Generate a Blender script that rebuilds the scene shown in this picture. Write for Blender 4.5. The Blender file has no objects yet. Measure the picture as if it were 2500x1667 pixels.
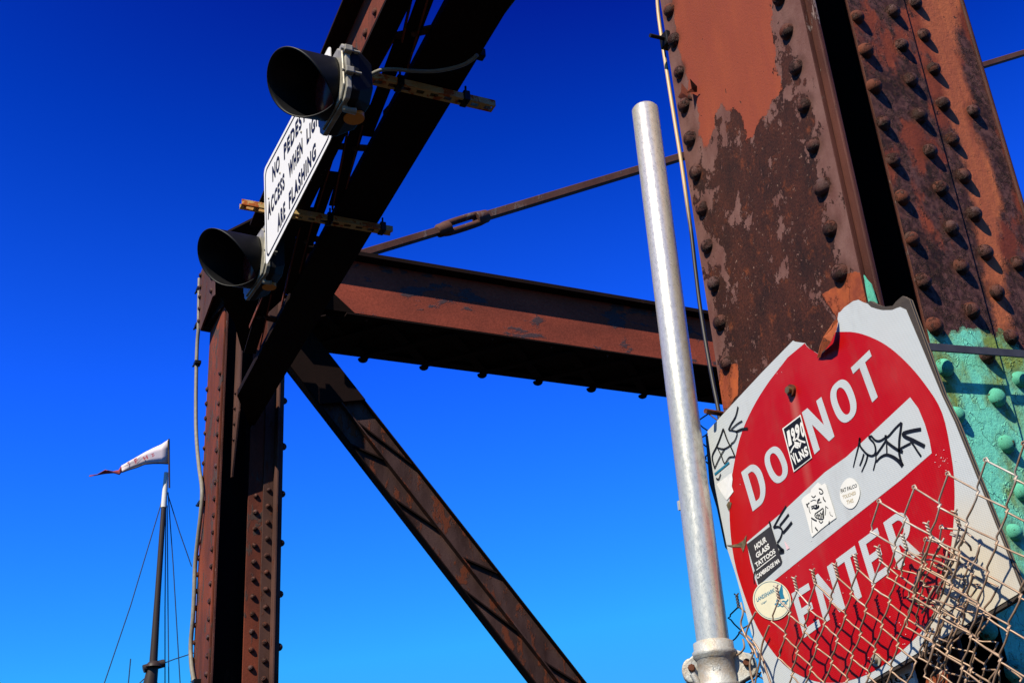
import bpy, bmesh, math, random
import numpy as np
from mathutils import Vector
random.seed(7)
SC = bpy.context.scene
COL = SC.collection
# ------------------------------------------------------------------ camera
RM = np.array([[0.9034674446762443, -0.4237097305425583, -0.06493566549847749],
               [-0.13064409431609375, -0.416456351356318, 0.8997200831565952],
               [0.4082630243243994, 0.8043843432455257, 0.4316099295787334]])  # rows: right, up, forward
FPX = 2875.6
cam = bpy.data.cameras.new('camera')
cam.sensor_width = 36.0
cam.lens = 36.0 * FPX / 2500.0
cam.clip_start = 0.05
cam.clip_end = 3000
camo = bpy.data.objects.new('camera', cam)
COL.objects.link(camo)
from mathutils import Matrix
camo.matrix_world = Matrix([[RM[0][i], RM[1][i], -RM[2][i], 0] for i in range(3)] + [[0, 0, 0, 1]])
SC.camera = camo
# ------------------------------------------------------------------ sky and sun
SUN = Vector((-0.62, -0.32, 0.716)).normalized()      # direction towards the sun
elev = math.asin(SUN.z)
azim = math.atan2(SUN.x, SUN.y)
w = bpy.data.worlds.new('World')
SC.world = w
w.use_nodes = True
wn, wl = w.node_tree.nodes, w.node_tree.links
sky = wn.new('ShaderNodeTexSky')
sky.sky_type = 'NISHITA'
sky.sun_disc = False
sky.sun_elevation = elev
sky.sun_rotation = azim
sky.altitude = 300
sky.air_density = 1.0
sky.dust_density = 0.3
sky.ozone_density = 3.0
SKY_STR = 0.1
EXPO = 1.1
# polarised, deeply saturated sky: per-channel contrast on the physical sky
sp = wn.new('ShaderNodeSeparateColor'); cb = wn.new('ShaderNodeCombineColor')
wl.new(sky.outputs[0], sp.inputs[0])
for i, (off, k_, top) in enumerate(((.078, .22, .05), (.115, 1.53, .42), (.191, 6.2, 1.02))):
    prev = sp.outputs[i]
    for op, v_ in (('MULTIPLY', SKY_STR), ('SUBTRACT', off), ('MULTIPLY', k_), ('MAXIMUM', .0006), ('MINIMUM', top), ('DIVIDE', SKY_STR * 2 ** EXPO)):
        nd = wn.new('ShaderNodeMath'); nd.operation = op; nd.inputs[1].default_value = v_
        wl.new(prev, nd.inputs[0]); prev = nd.outputs[0]
    wl.new(prev, cb.inputs[i])
bg = wn['Background']
bg.inputs[1].default_value = SKY_STR
wl.new(cb.outputs[0], bg.inputs[0])
sl = bpy.data.lights.new('sun', 'SUN')
sl.energy = 4.8
sl.angle = math.radians(0.5)
sl.color = (1.0, 0.92, 0.76)
so = bpy.data.objects.new('sun', sl)
COL.objects.link(so)
so.rotation_euler = SUN.to_track_quat('Z', 'Y').to_euler()
SC.view_settings.view_transform = 'Standard'
SC.view_settings.look = 'None'
SC.view_settings.exposure = EXPO
SC.view_settings.gamma = 1.0
SC.render.engine = 'CYCLES'

# ------------------------------------------------------------------ helpers
def ray(x, y):
    return RM.T @ np.array([(x - 1250) / FPX, -(y - 833.5) / FPX, 1.0])
def at(x, y, ax, val):
    """point of the plane <ax>=val seen at photo position x, y"""
    d = ray(x, y)
    return Vector(d * val / d['XYZ'.index(ax)])
SKX, SKZ = 0.0507, 0.0455          # the top chord is a little out of parallel
def ch(xp, y, zp):
    return Vector((xp + SKX * (y - 6.1), y, zp + SKZ * (y - 6.1)))
def atch(x, y, zp):
    d = ray(x, y)
    return Vector(d * ((zp - SKZ * 6.1) / (d[2] - SKZ * d[1])))
def S5(x, y): return (1700 + x / 3.1367, 700 + y / 3.1367)
def S6(x, y): return (1700 + x / 3.032, 1150 + y / 3.032)
def S7(x, y): return (1650 + x / 2.478, 1034 + y / 2.478)
def S8(x, y): return (2000 + x / 2.478, 1034 + y / 2.478)
def Z5(x, y): return (1550 + x / 2.476, y / 2.476)
def Z6(x, y): return (1550 + x / 2.476, 550 + y / 2.476)
def C1(x, y): return (450 + x / 2.936, y / 2.936)
def C2(x, y): return (450 + x / 3.137, 500 + y / 3.137)
def C4(x, y): return (480 + x / 3.92, 350 + y / 3.92)
def G3(x, y): return (2080 + x / 7.84, 1000 + y / 7.84)
def G4(x, y): return (1800 + x / 7.84, 1150 + y / 7.84)
def DP(x, y): return (x * 1.0629, y * 1.0629)

class MB:
    def __init__(s): s.v = []; s.f = []; s.sm = []
    def add(s, v, f, smooth=False):
        o = len(s.v); s.v += [Vector(p) for p in v]; s.f += [tuple(i + o for i in q) for q in f]; s.sm += [smooth] * len(f); return s
    def box(s, a, b, fn=None):
        x0, y0, z0 = a; x1, y1, z1 = b
        v = [(x0, y0, z0), (x1, y0, z0), (x1, y1, z0), (x0, y1, z0), (x0, y0, z1), (x1, y0, z1), (x1, y1, z1), (x0, y1, z1)]
        if fn: v = [fn(*p) for p in v]
        return s.add(v, [(0, 3, 2, 1), (4, 5, 6, 7), (0, 1, 5, 4), (1, 2, 6, 5), (2, 3, 7, 6), (3, 0, 4, 7)])
    def prism(s, poly, t):
        n = len(poly); t = Vector(t)
        v = [Vector(p) for p in poly] + [Vector(p) + t for p in poly]
        return s.add(v, [tuple(range(n)), tuple(range(2 * n - 1, n - 1, -1))] + [(i, i + n, (i + 1) % n + n, (i + 1) % n) for i in range(n)])
    def poly(s, pts): return s.add(pts, [tuple(range(len(pts)))])
    def ring(s, outer, inner):
        n = len(outer)
        return s.add(list(outer) + list(inner), [(i, (i + 1) % n, (i + 1) % n + n, i + n) for i in range(n)])
    def bar(s, p, q, wv, tv):
        """bar from p to q; wv full width vector, tv full thickness vector"""
        p, q, wv, tv = map(Vector, (p, q, wv, tv))
        a = [p - wv / 2, p + wv / 2, p + wv / 2 + tv, p - wv / 2 + tv]; b = [c + (q - p) for c in a]
        return s.add(a + b, [(3, 2, 1, 0), (4, 5, 6, 7), (0, 1, 5, 4), (1, 2, 6, 5), (2, 3, 7, 6), (3, 0, 4, 7)])
    def tube(s, path, r, n=10, cap=True, rfn=None):
        path = [Vector(p) for p in path]; m = len(path)
        t0 = (path[1] - path[0]).normalized(); u = t0.orthogonal().normalized(); vs = []
        for i, p in enumerate(path):
            t = (path[min(i + 1, m - 1)] - path[max(i - 1, 0)]).normalized()
            u = (u - t * u.dot(t)).normalized(); k = t.cross(u); rr = rfn(i) if rfn else r
            vs += [p + (u * math.cos(2 * math.pi * j / n) + k * math.sin(2 * math.pi * j / n)) * rr for j in range(n)]
        fs = [(i * n + j, i * n + (j + 1) % n, (i + 1) * n + (j + 1) % n, (i + 1) * n + j) for i in range(m - 1) for j in range(n)]
        s.add(vs, fs, True)
        if cap: s.add(vs[:n], [tuple(range(n - 1, -1, -1))]); s.add(vs[-n:], [tuple(range(n))])
        return s
    def dome(s, c, nrm, r, h, n=18, k=6, wob=0.0):
        c = Vector(c); nrm = Vector(nrm).normalized(); u = nrm.orthogonal().normalized(); q = nrm.cross(u); vs = []
        for i in range(k):
            a = math.pi / 2 * i / k
            for j in range(n):
                th = 2 * math.pi * j / n; rr = r * math.cos(a) * (1 + random.uniform(-wob, wob))
                vs.append(c + (u * math.cos(th) + q * math.sin(th)) * rr + nrm * (h * math.sin(a)))
        vs.append(c + nrm * h)
        fs = [(i * n + j, i * n + (j + 1) % n, (i + 1) * n + (j + 1) % n, (i + 1) * n + j) for i in range(k - 1) for j in range(n)]
        fs += [((k - 1) * n + j, (k - 1) * n + (j + 1) % n, k * n) for j in range(n)]
        return s.add(vs, fs, True)
    def disc(s, c, nrm, r, n=32):
        c = Vector(c); nrm = Vector(nrm).normalized(); u = nrm.orthogonal().normalized(); q = nrm.cross(u)
        return s.poly([c + (u * math.cos(2 * math.pi * j / n) + q * math.sin(2 * math.pi * j / n)) * r for j in range(n)])
    def build(s, name, mat, parent=None, bevel=0, recalc=True):
        base = Vector((0, 0, 0)); p = parent
        while p: base += Vector(p.location); p = p.parent
        me = bpy.data.meshes.new(name)
        me.from_pydata([tuple(v - base) for v in s.v], [], s.f)
        for p_, q_ in zip(me.polygons, s.sm): p_.use_smooth = q_
        if recalc:
            bm = bmesh.new(); bm.from_mesh(me); bmesh.ops.recalc_face_normals(bm, faces=bm.faces); bm.to_mesh(me); bm.free()
        me.materials.append(mat)
        o = bpy.data.objects.new(name, me); COL.objects.link(o)
        if parent: o.parent = parent
        if bevel:
            b = o.modifiers.new('bevel', 'BEVEL'); b.width = bevel; b.segments = 2; b.limit_method = 'ANGLE'; b.angle_limit = math.radians(40)
        return o
def tag(o, label=None, cat=None, group=None, kind=None):
    if label: o['label'] = label
    if cat: o['category'] = cat
    if group: o['group'] = group
    if kind: o['kind'] = kind
    return o
def thing(name, loc, label, cat, group=None):
    o = bpy.data.objects.new(name, None); o.empty_display_size = .1; COL.objects.link(o); o.location = loc
    return tag(o, label, cat, group)
def lay(fn, pts, off=0.0, ax=None):
    r = [fn(*p) for p in pts]
    return r
def smooth_loop(pts, k=5, closed=True):
    P = [Vector(p) for p in pts]; n = len(P); out = []
    rng = range(n) if closed else range(n - 1)
    for i in rng:
        g = (lambda j: P[j % n]) if closed else (lambda j: P[max(0, min(n - 1, j))])
        a, b, c, d = g(i - 1), g(i), g(i + 1), g(i + 2)
        for s_ in range(k):
            t = s_ / k
            out.append(0.5 * ((2 * b) + (c - a) * t + (2 * a - 5 * b + 4 * c - d) * t * t + (-a + 3 * b - 3 * c + d) * t ** 3))
    if not closed: out.append(P[-1])
    return out
_tc = {}
def text2d(txt, bold=0.0, space=1.0):
    """triangulated flat text, normalised to its own bounding box"""
    if (txt, bold, space) in _tc: return _tc[(txt, bold, space)]
    cu = bpy.data.curves.new('t', 'FONT'); cu.body = txt; cu.offset = bold; cu.space_character = space; cu.resolution_u = 3
    ob = bpy.data.objects.new('t', cu); COL.objects.link(ob)
    bpy.context.view_layer.update()
    me = bpy.data.meshes.new_from_object(ob.evaluated_get(bpy.context.evaluated_depsgraph_get()))
    vs = [(v.co.x, v.co.y) for v in me.vertices]; fs = [tuple(p.vertices) for p in me.polygons]
    x0 = min(v[0] for v in vs); x1 = max(v[0] for v in vs); y0 = min(v[1] for v in vs); y1 = max(v[1] for v in vs)
    r = ([((a - x0) / (x1 - x0), (b - y0) / (y1 - y0)) for a, b in vs], fs)
    bpy.data.objects.remove(ob); bpy.data.curves.remove(cu); bpy.data.meshes.remove(me)
    _tc[(txt, bold, space)] = r
    return r
def textq(mb, txt, tl, tr, br, bl, bold=0.02, space=1.0):
    vs, fs = text2d(txt, bold, space)
    tl, tr, br, bl = map(Vector, (tl, tr, br, bl))
    mb.add([(bl * (1 - u) + br * u) * (1 - v) + (tl * (1 - u) + tr * u) * v for u, v in vs], fs)

# ------------------------------------------------------------------ materials
def mat(name):
    m = bpy.data.materials.new(name); m.use_nodes = True
    return m, m.node_tree.nodes, m.node_tree.links, m.node_tree.nodes['Principled BSDF']
class NT:
    def __init__(s, m): s.n = m.node_tree.nodes; s.l = m.node_tree.links
    def new(s, t, **k):
        o = s.n.new(t)
        for a, b in k.items(): setattr(o, a, b)
        return o
    def set(s, sock, v):
        if hasattr(v, 'is_linked') or isinstance(v, bpy.types.NodeSocket): s.l.new(v, sock)
        else: sock.default_value = v
    def pos(s, sc=(1, 1, 1)):
        g = s.new('ShaderNodeNewGeometry'); m = s.new('ShaderNodeMapping'); m.inputs['Scale'].default_value = sc
        s.l.new(g.outputs['Position'], m.inputs[0]); return m.outputs[0]
    def noise(s, v, scale, det=5, rough=.55, dist=0.0):
        o = s.new('ShaderNodeTexNoise'); s.l.new(v, o.inputs['Vector'])
        o.inputs['Scale'].default_value = scale; o.inputs['Detail'].default_value = det; o.inputs['Roughness'].default_value = rough; o.inputs['Distortion'].default_value = dist
        return o.outputs['Fac']
    def voro(s, v, scale, feat='F1'):
        o = s.new('ShaderNodeTexVoronoi', feature=feat); s.l.new(v, o.inputs['Vector']); o.inputs['Scale'].default_value = scale
        return o.outputs['Distance']
    def math(s, op, a, b=0.0, c=None, clamp=False):
        o = s.new('ShaderNodeMath', operation=op, use_clamp=clamp); s.set(o.inputs[0], a); s.set(o.inputs[1], b)
        if c is not None: s.set(o.inputs[2], c)
        return o.outputs[0]
    def ramp(s, v, lo, hi):
        o = s.new('ShaderNodeMapRange'); s.set(o.inputs[0], v); o.inputs[1].default_value = lo; o.inputs[2].default_value = hi; return o.outputs[0]
    def mix(s, f, a, b, bt='MIX'):
        o = s.new('ShaderNodeMix', data_type='RGBA', blend_type=bt); s.set(o.inputs[0], f)
        for i, c in ((6, a), (7, b)):
            if isinstance(c, tuple): o.inputs[i].default_value = (*c, 1)
            else: s.l.new(c, o.inputs[i])
        return o.outputs[2]
    def attr(s, name):
        o = s.new('ShaderNodeAttribute', attribute_name=name); return o.outputs['Fac']
    def bump(s, h, strength=1.0, dist=.002, nrm=None):
        o = s.new('ShaderNodeBump'); o.inputs['Strength'].default_value = strength; o.inputs['Distance'].default_value = dist; s.l.new(h, o.inputs['Height'])
        if nrm is not None: s.l.new(nrm, o.inputs['Normal'])
        return o.outputs[0]
def plain(name, col, rough=.5, metal=0.0, var=.15, scale=40, bump=0.0, spec=.15):
    m, n, l, p = mat(name); t = NT(m)
    v = t.noise(t.pos(), scale, 6, .6)
    c2 = tuple(max(0, c * (1 - var)) for c in col); c3 = tuple(min(1, c * (1 + var)) for c in col)
    l.new(t.mix(t.ramp(v, .3, .7), c2, c3), p.inputs['Base Color'])
    p.inputs['Roughness'].default_value = rough; p.inputs['Metallic'].default_value = metal; p.inputs['Specular IOR Level'].default_value = spec
    if bump: l.new(t.bump(v, 1, bump), p.inputs['Normal'])
    return m
def rusty(name, base, dark, flake, scale=14, f_amt=.5, rough=.75, bump=.002, streak=(1, 1, .35)):
    """weathered painted steel: flaking paint over rust"""
    m, n, l, p = mat(name); t = NT(m)
    pos = t.pos(); st = t.pos(streak)
    big = t.noise(st, scale * .35, 6, .6); mid = t.noise(st, scale, 9, .68, .3); fine = t.noise(pos, scale * 14, 5, .7)
    c = t.mix(t.ramp(big, .35, .65), base, dark)
    fm = t.ramp(mid, f_amt, f_amt + .03)
    c = t.mix(fm, c, flake)
    c = t.mix(t.ramp(fine, .3, .75), c, t.mix(.45, c, (.0, .0, .0)))
    l.new(c, p.inputs['Base Color'])
    p.inputs['Roughness'].default_value = rough; p.inputs['Specular IOR Level'].default_value = .08
    h = t.math('ADD', t.math('MULTIPLY', fm, .6), t.math('MULTIPLY', fine, .5))
    l.new(t.bump(h, 1, bump), p.inputs['Normal'])
    return m
M = {}
ALB = .52
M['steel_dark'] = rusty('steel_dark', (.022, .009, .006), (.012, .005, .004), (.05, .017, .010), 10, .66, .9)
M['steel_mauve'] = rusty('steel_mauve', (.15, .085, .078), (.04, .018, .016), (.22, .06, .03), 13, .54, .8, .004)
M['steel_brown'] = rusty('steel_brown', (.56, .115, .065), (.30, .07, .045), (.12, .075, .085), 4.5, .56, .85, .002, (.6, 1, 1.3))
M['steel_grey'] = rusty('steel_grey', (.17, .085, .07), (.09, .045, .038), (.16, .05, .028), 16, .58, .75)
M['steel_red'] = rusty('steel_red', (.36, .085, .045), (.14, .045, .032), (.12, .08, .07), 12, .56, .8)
M['rivet'] = rusty('rivet_steel', (.14, .08, .078), (.16, .05, .03), (.06, .026, .02), 45, .50, .38, .004, (1, 1, 1))
M['rivet_red'] = rusty('rivet_red', (.26, .075, .04), (.17, .06, .045), (.12, .06, .05), 45, .54, .6, .004, (1, 1, 1))
M['rivet_green'] = rusty('rivet_green', (.20, .90, .64), (.14, .60, .42), (.20, .16, .06), 60, .60, .5, .003, (1, 1, 1))
M['black_paint'] = plain('black_paint', (.006, .006, .008), .5, 0, .4, 20)
M['charcoal'] = plain('charcoal_paint', (.010, .010, .013), .6, 0, .4, 12)
M['alloy'] = plain('alloy_frame', (.40, .38, .32), .4, .2, .35, 30, .0008)
M['amber'] = plain('amber_cap', (1.0, .40, .07), .5, 0, .05)
M['amber'].node_tree.nodes['Principled BSDF'].inputs['Roughness'].default_value = .35
M['lens'] = plain('red_lens', (.09, .012, .015), .2, 0, .3, 60)
M['white'] = plain('white_sheet', (1.0, 1.0, 1.0), .45, 0, .04)
M['ink'] = plain('black_ink', (.01, .01, .012), .5, 0, .3)
M['cable'] = plain('grey_cable', (.28, .26, .22), .55, 0, .2)
M['tan_pipe'] = plain('tan_pipe', (.50, .34, .17), .5, 0, .15, 25)
M['copper'] = plain('rusty_bolt', (.17, .06, .03), .5, .3, .5, 60, .001)
M['brass'] = plain('brass_bolt', (.35, .24, .10), .35, .7, .3, 60)
M['strap'] = plain('grey_strap', (.075, .075, .09), .5, 0, .2, 30)
M['dark_ground'] = plain('ground_asphalt', (.03, .028, .026), .9, 0, .3, 3)
M['mast'] = plain('mast_dark', (.05, .035, .03), .5)
M['mast_white'] = plain('mast_white', (.85, .85, .85), .4)
M['rig'] = plain('rigging_blue', (.03, .06, .16), .6)

m, n, l, p = mat('conduit_tan_and_shade'); t = NT(m)
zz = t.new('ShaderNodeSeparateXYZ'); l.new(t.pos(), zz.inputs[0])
c = t.mix(t.ramp(t.math('ADD', zz.outputs[2], t.math('MULTIPLY', t.noise(t.pos(), 20, 5), .1)), 1.46, 1.60), (.025, .018, .014), (.72, .50, .26)); l.new(c, p.inputs['Base Color'])  # tan pipe, with the shade on its lower length painted in by height
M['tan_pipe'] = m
# galvanised pipe
m, n, l, p = mat('galvanised_steel'); t = NT(m)
sp = t.pos((1, 1, .5)); a = t.noise(sp, 150, 5, .75); b = t.noise(t.pos((1, 1, .2)), 14, 4, .6)
c = t.mix(t.ramp(a, .3, .7), (.42, .39, .33), (.60, .56, .47)); c = t.mix(t.math('MULTIPLY', t.ramp(b, .5, .75), .45), c, (.42, .33, .2))
l.new(c, p.inputs['Base Color']); p.inputs['Metallic'].default_value = .6
l.new(t.math('ADD', t.math('MULTIPLY', a, .2), .19), p.inputs['Roughness']); l.new(t.bump(a, 1, .0003), p.inputs['Normal'])
M['galv'] = m
m, n, l, p = mat('cast_galvanised'); t = NT(m)
a = t.noise(t.pos(), 220, 5, .7); b = t.noise(t.pos(), 25, 5, .6)
c = t.mix(t.ramp(b, .45, .7), (.30, .30, .28), (.24, .17, .10)); l.new(c, p.inputs['Base Color']); p.inputs['Metallic'].default_value = .25
p.inputs['Roughness'].default_value = .5; l.new(t.bump(a, 1, .0012), p.inputs['Normal'])
M['cast'] = m
# chain link wire
m, n, l, p = mat('fence_wire'); t = NT(m)
b = t.noise(t.pos(), 22, 5, .6)
xs = t.new('ShaderNodeSeparateXYZ'); l.new(t.pos(), xs.inputs[0])
c = t.mix(t.ramp(t.math('ADD', b, t.math('MULTIPLY', t.math('SUBTRACT', .58, xs.outputs[2]), 1.2)), .40, .66), (.66, .63, .58), (.42, .27, .17)); l.new(c, p.inputs['Base Color']); p.inputs['Roughness'].default_value = .45; p.inputs['Metallic'].default_value = .25
M['wire'] = m
# retroreflective sheetings: honeycomb weave
def sheeting(name, col, col2, amt=.35, dirt=None):
    m, n, l, p = mat(name); t = NT(m)
    g = t.new('ShaderNodeNewGeometry'); mp = t.new('ShaderNodeMapping'); mp.inputs['Rotation'].default_value = (math.radians(12), 0, 0)
    l.new(g.outputs['Position'], mp.inputs[0]); s_ = t.new('ShaderNodeSeparateXYZ'); l.new(mp.outputs[0], s_.inputs[0])
    k = 2 * math.pi / .0046
    w1 = t.math('SINE', t.math('MULTIPLY', s_.outputs[1], k)); w2 = t.math('SINE', t.math('MULTIPLY', s_.outputs[2], k))
    wv = t.ramp(t.math('MULTIPLY', w1, w2), -.6, .6)
    c = t.mix(t.math('MULTIPLY', wv, amt), col, col2)
    if dirt:
        cn = at(2360, 1440, 'X', 1.45); vd = t.new('ShaderNodeVectorMath', operation='DISTANCE'); l.new(t.pos(), vd.inputs[0]); vd.inputs[1].default_value = cn
        dm = t.ramp(t.math('ADD', vd.outputs['Value'], t.math('MULTIPLY', t.noise(t.pos(), 9, 6, .6), .15)), .26, .10)
        c = t.mix(t.math('MULTIPLY', dm, .6), c, (.78, .62, .36))
    f = t.noise(t.pos((1, 1, .3)), 60, 6, .7); c = t.mix(t.math('MULTIPLY', t.ramp(f, .68, .74), .5), c, (.6, .45, .42))
    gr = t.noise(t.pos((1, 1, .35)), 16, 8, .7); c = t.mix(t.math('MULTIPLY', t.ramp(gr, .52, .74), .20), c, (.20, .13, .10))
    fd = t.noise(t.pos((1, .6, .4)), 7, 5, .6); c = t.mix(t.math('MULTIPLY', t.ramp(fd, .52, .74), .06), c, (.80, .50, .46))
    bc = at(1934, 953, 'X', 1.45); sy = t.new('ShaderNodeSeparateXYZ'); l.new(t.pos(), sy.inputs[0])
    dy = t.ramp(t.math('ABSOLUTE', t.math('SUBTRACT', sy.outputs[1], bc.y)), .016, .002); dz = t.math('MULTIPLY', t.ramp(sy.outputs[2], bc.z + .004, bc.z - .012), t.ramp(sy.outputs[2], bc.z - .30, bc.z - .04))
    c = t.mix(t.math('MULTIPLY', t.math('MULTIPLY', dy, dz), .40), c, (.55, .25, .2))
    l.new(c, p.inputs['Base Color']); p.inputs['Roughness'].default_value = .42; p.inputs['Specular IOR Level'].default_value = .15
    l.new(t.bump(t.noise(t.pos(), 9, 3), .4, .004), p.inputs['Normal'])
    return m
M['sheet_white'] = sheeting('white_sheeting', (.70, .74, .78), (.44, .50, .55), .8, True)
M['sheet_red'] = sheeting('red_sheeting', (.62, .004, .004), (.34, .001, .002), .8)
m, n, l, p = mat('plywood_edge'); t = NT(m)
xs = t.new('ShaderNodeSeparateXYZ'); l.new(t.pos(), xs.inputs[0])
wv = t.math('SINE', t.math('MULTIPLY', xs.outputs[0], 2 * math.pi / .006)); nz = t.noise(t.pos((1, .3, .3)), 60, 5, .7)
c = t.mix(t.ramp(t.math('ADD', wv, nz), -.2, 1.2), (.035, .022, .015), (.22, .15, .09)); l.new(c, p.inputs['Base Color']); p.inputs['Roughness'].default_value = .85
l.new(t.bump(t.math('ADD', wv, nz), 1, .003), p.inputs['Normal'])
M['ply'] = m

# column plates with mapped paint areas
def col_mat(name, kind):
    m, n, l, p = mat(name); t = NT(m)
    pos = t.pos(); st = t.pos((1, 1, .55)); fl = t.pos((1, 1, .7))
    big = t.noise(st, 3.2, 5, .6); edge = t.noise(fl, 17, 12, .72); edge2 = t.noise(t.pos((1, 1, .8)), 11, 11, .70)
    fine = t.noise(pos, 190, 6, .7); pit = t.noise(pos, 62, 6, .62)
    en = t.math('SUBTRACT', edge2, .5)
    rust = t.mix(t.ramp(t.noise(st, 14, 8, .7), .34, .66), (.032, .011, .008), (.105, .029, .016))
    rust = t.mix(t.math('MULTIPLY', t.ramp(t.noise(fl, 30, 8, .75), .56, .70), .8), rust, (.30, .075, .025))
    rust = t.mix(t.ramp(fine, .38, .62), t.mix(.62, rust, (0., 0., 0.)), rust)
    rust = t.mix(t.math('MULTIPLY', t.ramp(t.noise(pos, 130, 3, .6), .66, .72), .55), rust, (.42, .26, .2))
    greyp = t.mix(t.ramp(t.noise(st, 20, 6, .65), .35, .7), (.15, .062, .052), (.23, .12, .105))
    orange = t.mix(t.ramp(big, .35, .65), (.30, .062, .032), (.40, .088, .038)); orange = t.mix(t.ramp(t.noise(t.pos((1, 1, .12)), 22, 5, .6), .40, .70), orange, (.30, .060, .034))
    orange = t.mix(t.math('MULTIPLY', t.ramp(fine, .45, .7), .3), orange, (.12, .045, .03))
    bias = t.attr('paint')
    pm = t.ramp(t.math('ADD', edge, bias), .5, .512)
    c = t.mix(pm, rust, greyp)
    h = t.math('MULTIPLY', pm, .8)
    pit2 = t.ramp(t.noise(pos, 48, 8, .7), .52, .60)
    rough = None
    spots = t.ramp(t.noise(t.pos((1, 1, .6)), 75, 2, .5), .735, .755)
    if kind == 'p1':
        om = t.ramp(t.math('ADD', t.math('ADD', t.attr('orange'), t.math('MULTIPLY', t.math('SUBTRACT', edge, .5), .06)), t.math('MULTIPLY', en, .07)), -.0012, .0012)
        o2 = t.ramp(t.math('ADD', t.attr('bare'), t.math('MULTIPLY', en, .03)), -.0008, .0008)
        c = t.mix(om, c, t.mix(spots, orange, (.06, .03, .025)))
        c = t.mix(o2, c, t.mix(t.ramp(edge, .4, .62), (.50, .115, .035), (.26, .055, .026)))
        h = t.math('ADD', t.math('MULTIPLY', h, t.math('SUBTRACT', 1.0, om)), t.math('ADD', t.math('MULTIPLY', om, .9), t.math('MULTIPLY', o2, .8)))
    else:
        om = t.ramp(t.math('ADD', t.attr('orange'), t.math('MULTIPLY', en, .12)), -.012, .012)
        purple = t.mix(t.ramp(pit, .4, .6), (.065, .026, .023), (.17, .075, .066))
        red = t.mix(t.ramp(big, .4, .6), (.40, .085, .038), (.22, .048, .026))
        pmk = t.ramp(t.math('ADD', t.noise(t.pos((1, 1, .6)), 6.5, 6, .62), t.attr('paint')), .47, .53)
        c = t.mix(pmk, red, purple)
        rustb = t.mix(t.ramp(pit, .45, .62), (.035, .015, .012), (.10, .04, .028))
        pitm = t.math('MULTIPLY', t.ramp(edge2, .5, .56), pmk)
        c = t.mix(pitm, c, rustb)
        c = t.mix(om, c, t.mix(spots, t.mix(t.ramp(t.noise(t.pos((1, 1, .12)), 30, 5, .6), .35, .7), (.66, .19, .075), (.46, .12, .06)), (.1, .05, .04)))
        gm_ = t.ramp(t.math('ADD', t.attr('green'), t.math('MULTIPLY', en, .10)), -.0015, .0015)
        gdirt = t.ramp(t.noise(t.pos((1, 1, .6)), 7, 9, .68), .49, .62)
        green = t.mix(gdirt, (.26, 1.0, .74), (.30, .42, .10)); green = t.mix(t.ramp(t.noise(pos, 34, 9, .7), .64, .70), green, (.10, .10, .03))
        c = t.mix(gm_, c, green)
        rim = t.ramp(t.math('ABSOLUTE', t.math('SUBTRACT', t.math('ADD', t.attr('green'), t.math('MULTIPLY', en, .10)), .004)), .006, .0)
        c = t.mix(t.math('MULTIPLY', rim, .7), c, (.24, .20, .06))
        h = t.math('ADD', t.math('MULTIPLY', pit2, t.math('MULTIPLY', pmk, t.math('MULTIPLY', t.math('SUBTRACT', 1.0, om), t.math('SUBTRACT', 1.2, gm_)))), t.math('ADD', t.math('MULTIPLY', gm_, 1.2), t.math('MULTIPLY', pit, .5)))
        wr = t.ramp(t.math('ABSOLUTE', t.math('SUBTRACT', t.noise(pos, 13, 4, .55), .5)), .012, .0)
        h = t.math('ADD', h, t.math('MULTIPLY', t.math('MULTIPLY', wr, gm_), .6))
    runs = t.math('MULTIPLY', t.attr('runs'), t.ramp(t.noise(t.pos((1, 1, .25)), 60, 5, .6), .25, .6))
    c = t.mix(t.math('MULTIPLY', runs, .75), c, (.055, .02, .012) if kind == 'p1' else (.10, .035, .018))
    l.new(c, p.inputs['Base Color']); p.inputs['Roughness'].default_value = .68; p.inputs['Specular IOR Level'].default_value = .12
    hb = t.bump(h, 1, .0035); l.new(t.bump(t.math('ADD', fine, t.math('MULTIPLY', spots, -2)), .8, .0012, hb), p.inputs['Normal'])
    return m
M['p1'] = col_mat('column_face_paint', 'p1')
M['p2'] = col_mat('column_front_paint', 'p2')
M['edge_steel'] = rusty('edge_steel', (.17, .06, .045), (.07, .026, .02), (.40, .28, .26), 34, .63, .5, .003)

def sdf(P, poly):
    P = np.asarray(P, float); V = np.asarray(poly, float); n = len(V)
    d = np.full(len(P), 1e9); ins = np.zeros(len(P), bool)
    for i in range(n):
        a, b = V[i], V[(i + 1) % n]; e = b - a; w_ = P - a
        tt = np.clip((w_ @ e) / (e @ e), 0, 1); q = w_ - tt[:, None] * e; d = np.minimum(d, (q ** 2).sum(1))
        cr = ((a[1] > P[:, 1]) != (b[1] > P[:, 1])) & (P[:, 0] < (b[0] - a[0]) * (P[:, 1] - a[1]) / (b[1] - a[1] + 1e-12) + a[0])
        ins ^= cr
    return np.where(ins, 1, -1) * np.sqrt(d)
def plate_grid(axis, val, a0, a1, z0, z1, step):
    na = max(2, int((a1 - a0) / step)); nz = int((z1 - z0) / step)
    A = np.linspace(a0, a1, na + 1); Z = np.linspace(z0, z1, nz + 1)
    v = [((val, a, z) if axis == 'X' else (a, val, z)) for z in Z for a in A]
    f = [(j * (na + 1) + i, j * (na + 1) + i + 1, (j + 1) * (na + 1) + i + 1, (j + 1) * (na + 1) + i) for j in range(nz) for i in range(na)]
    return v, f
def set_attr(o, name, vals):
    a = o.data.attributes.new(name, 'FLOAT', 'POINT'); a.data.foreach_set('value', np.asarray(vals, np.float32))

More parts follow.
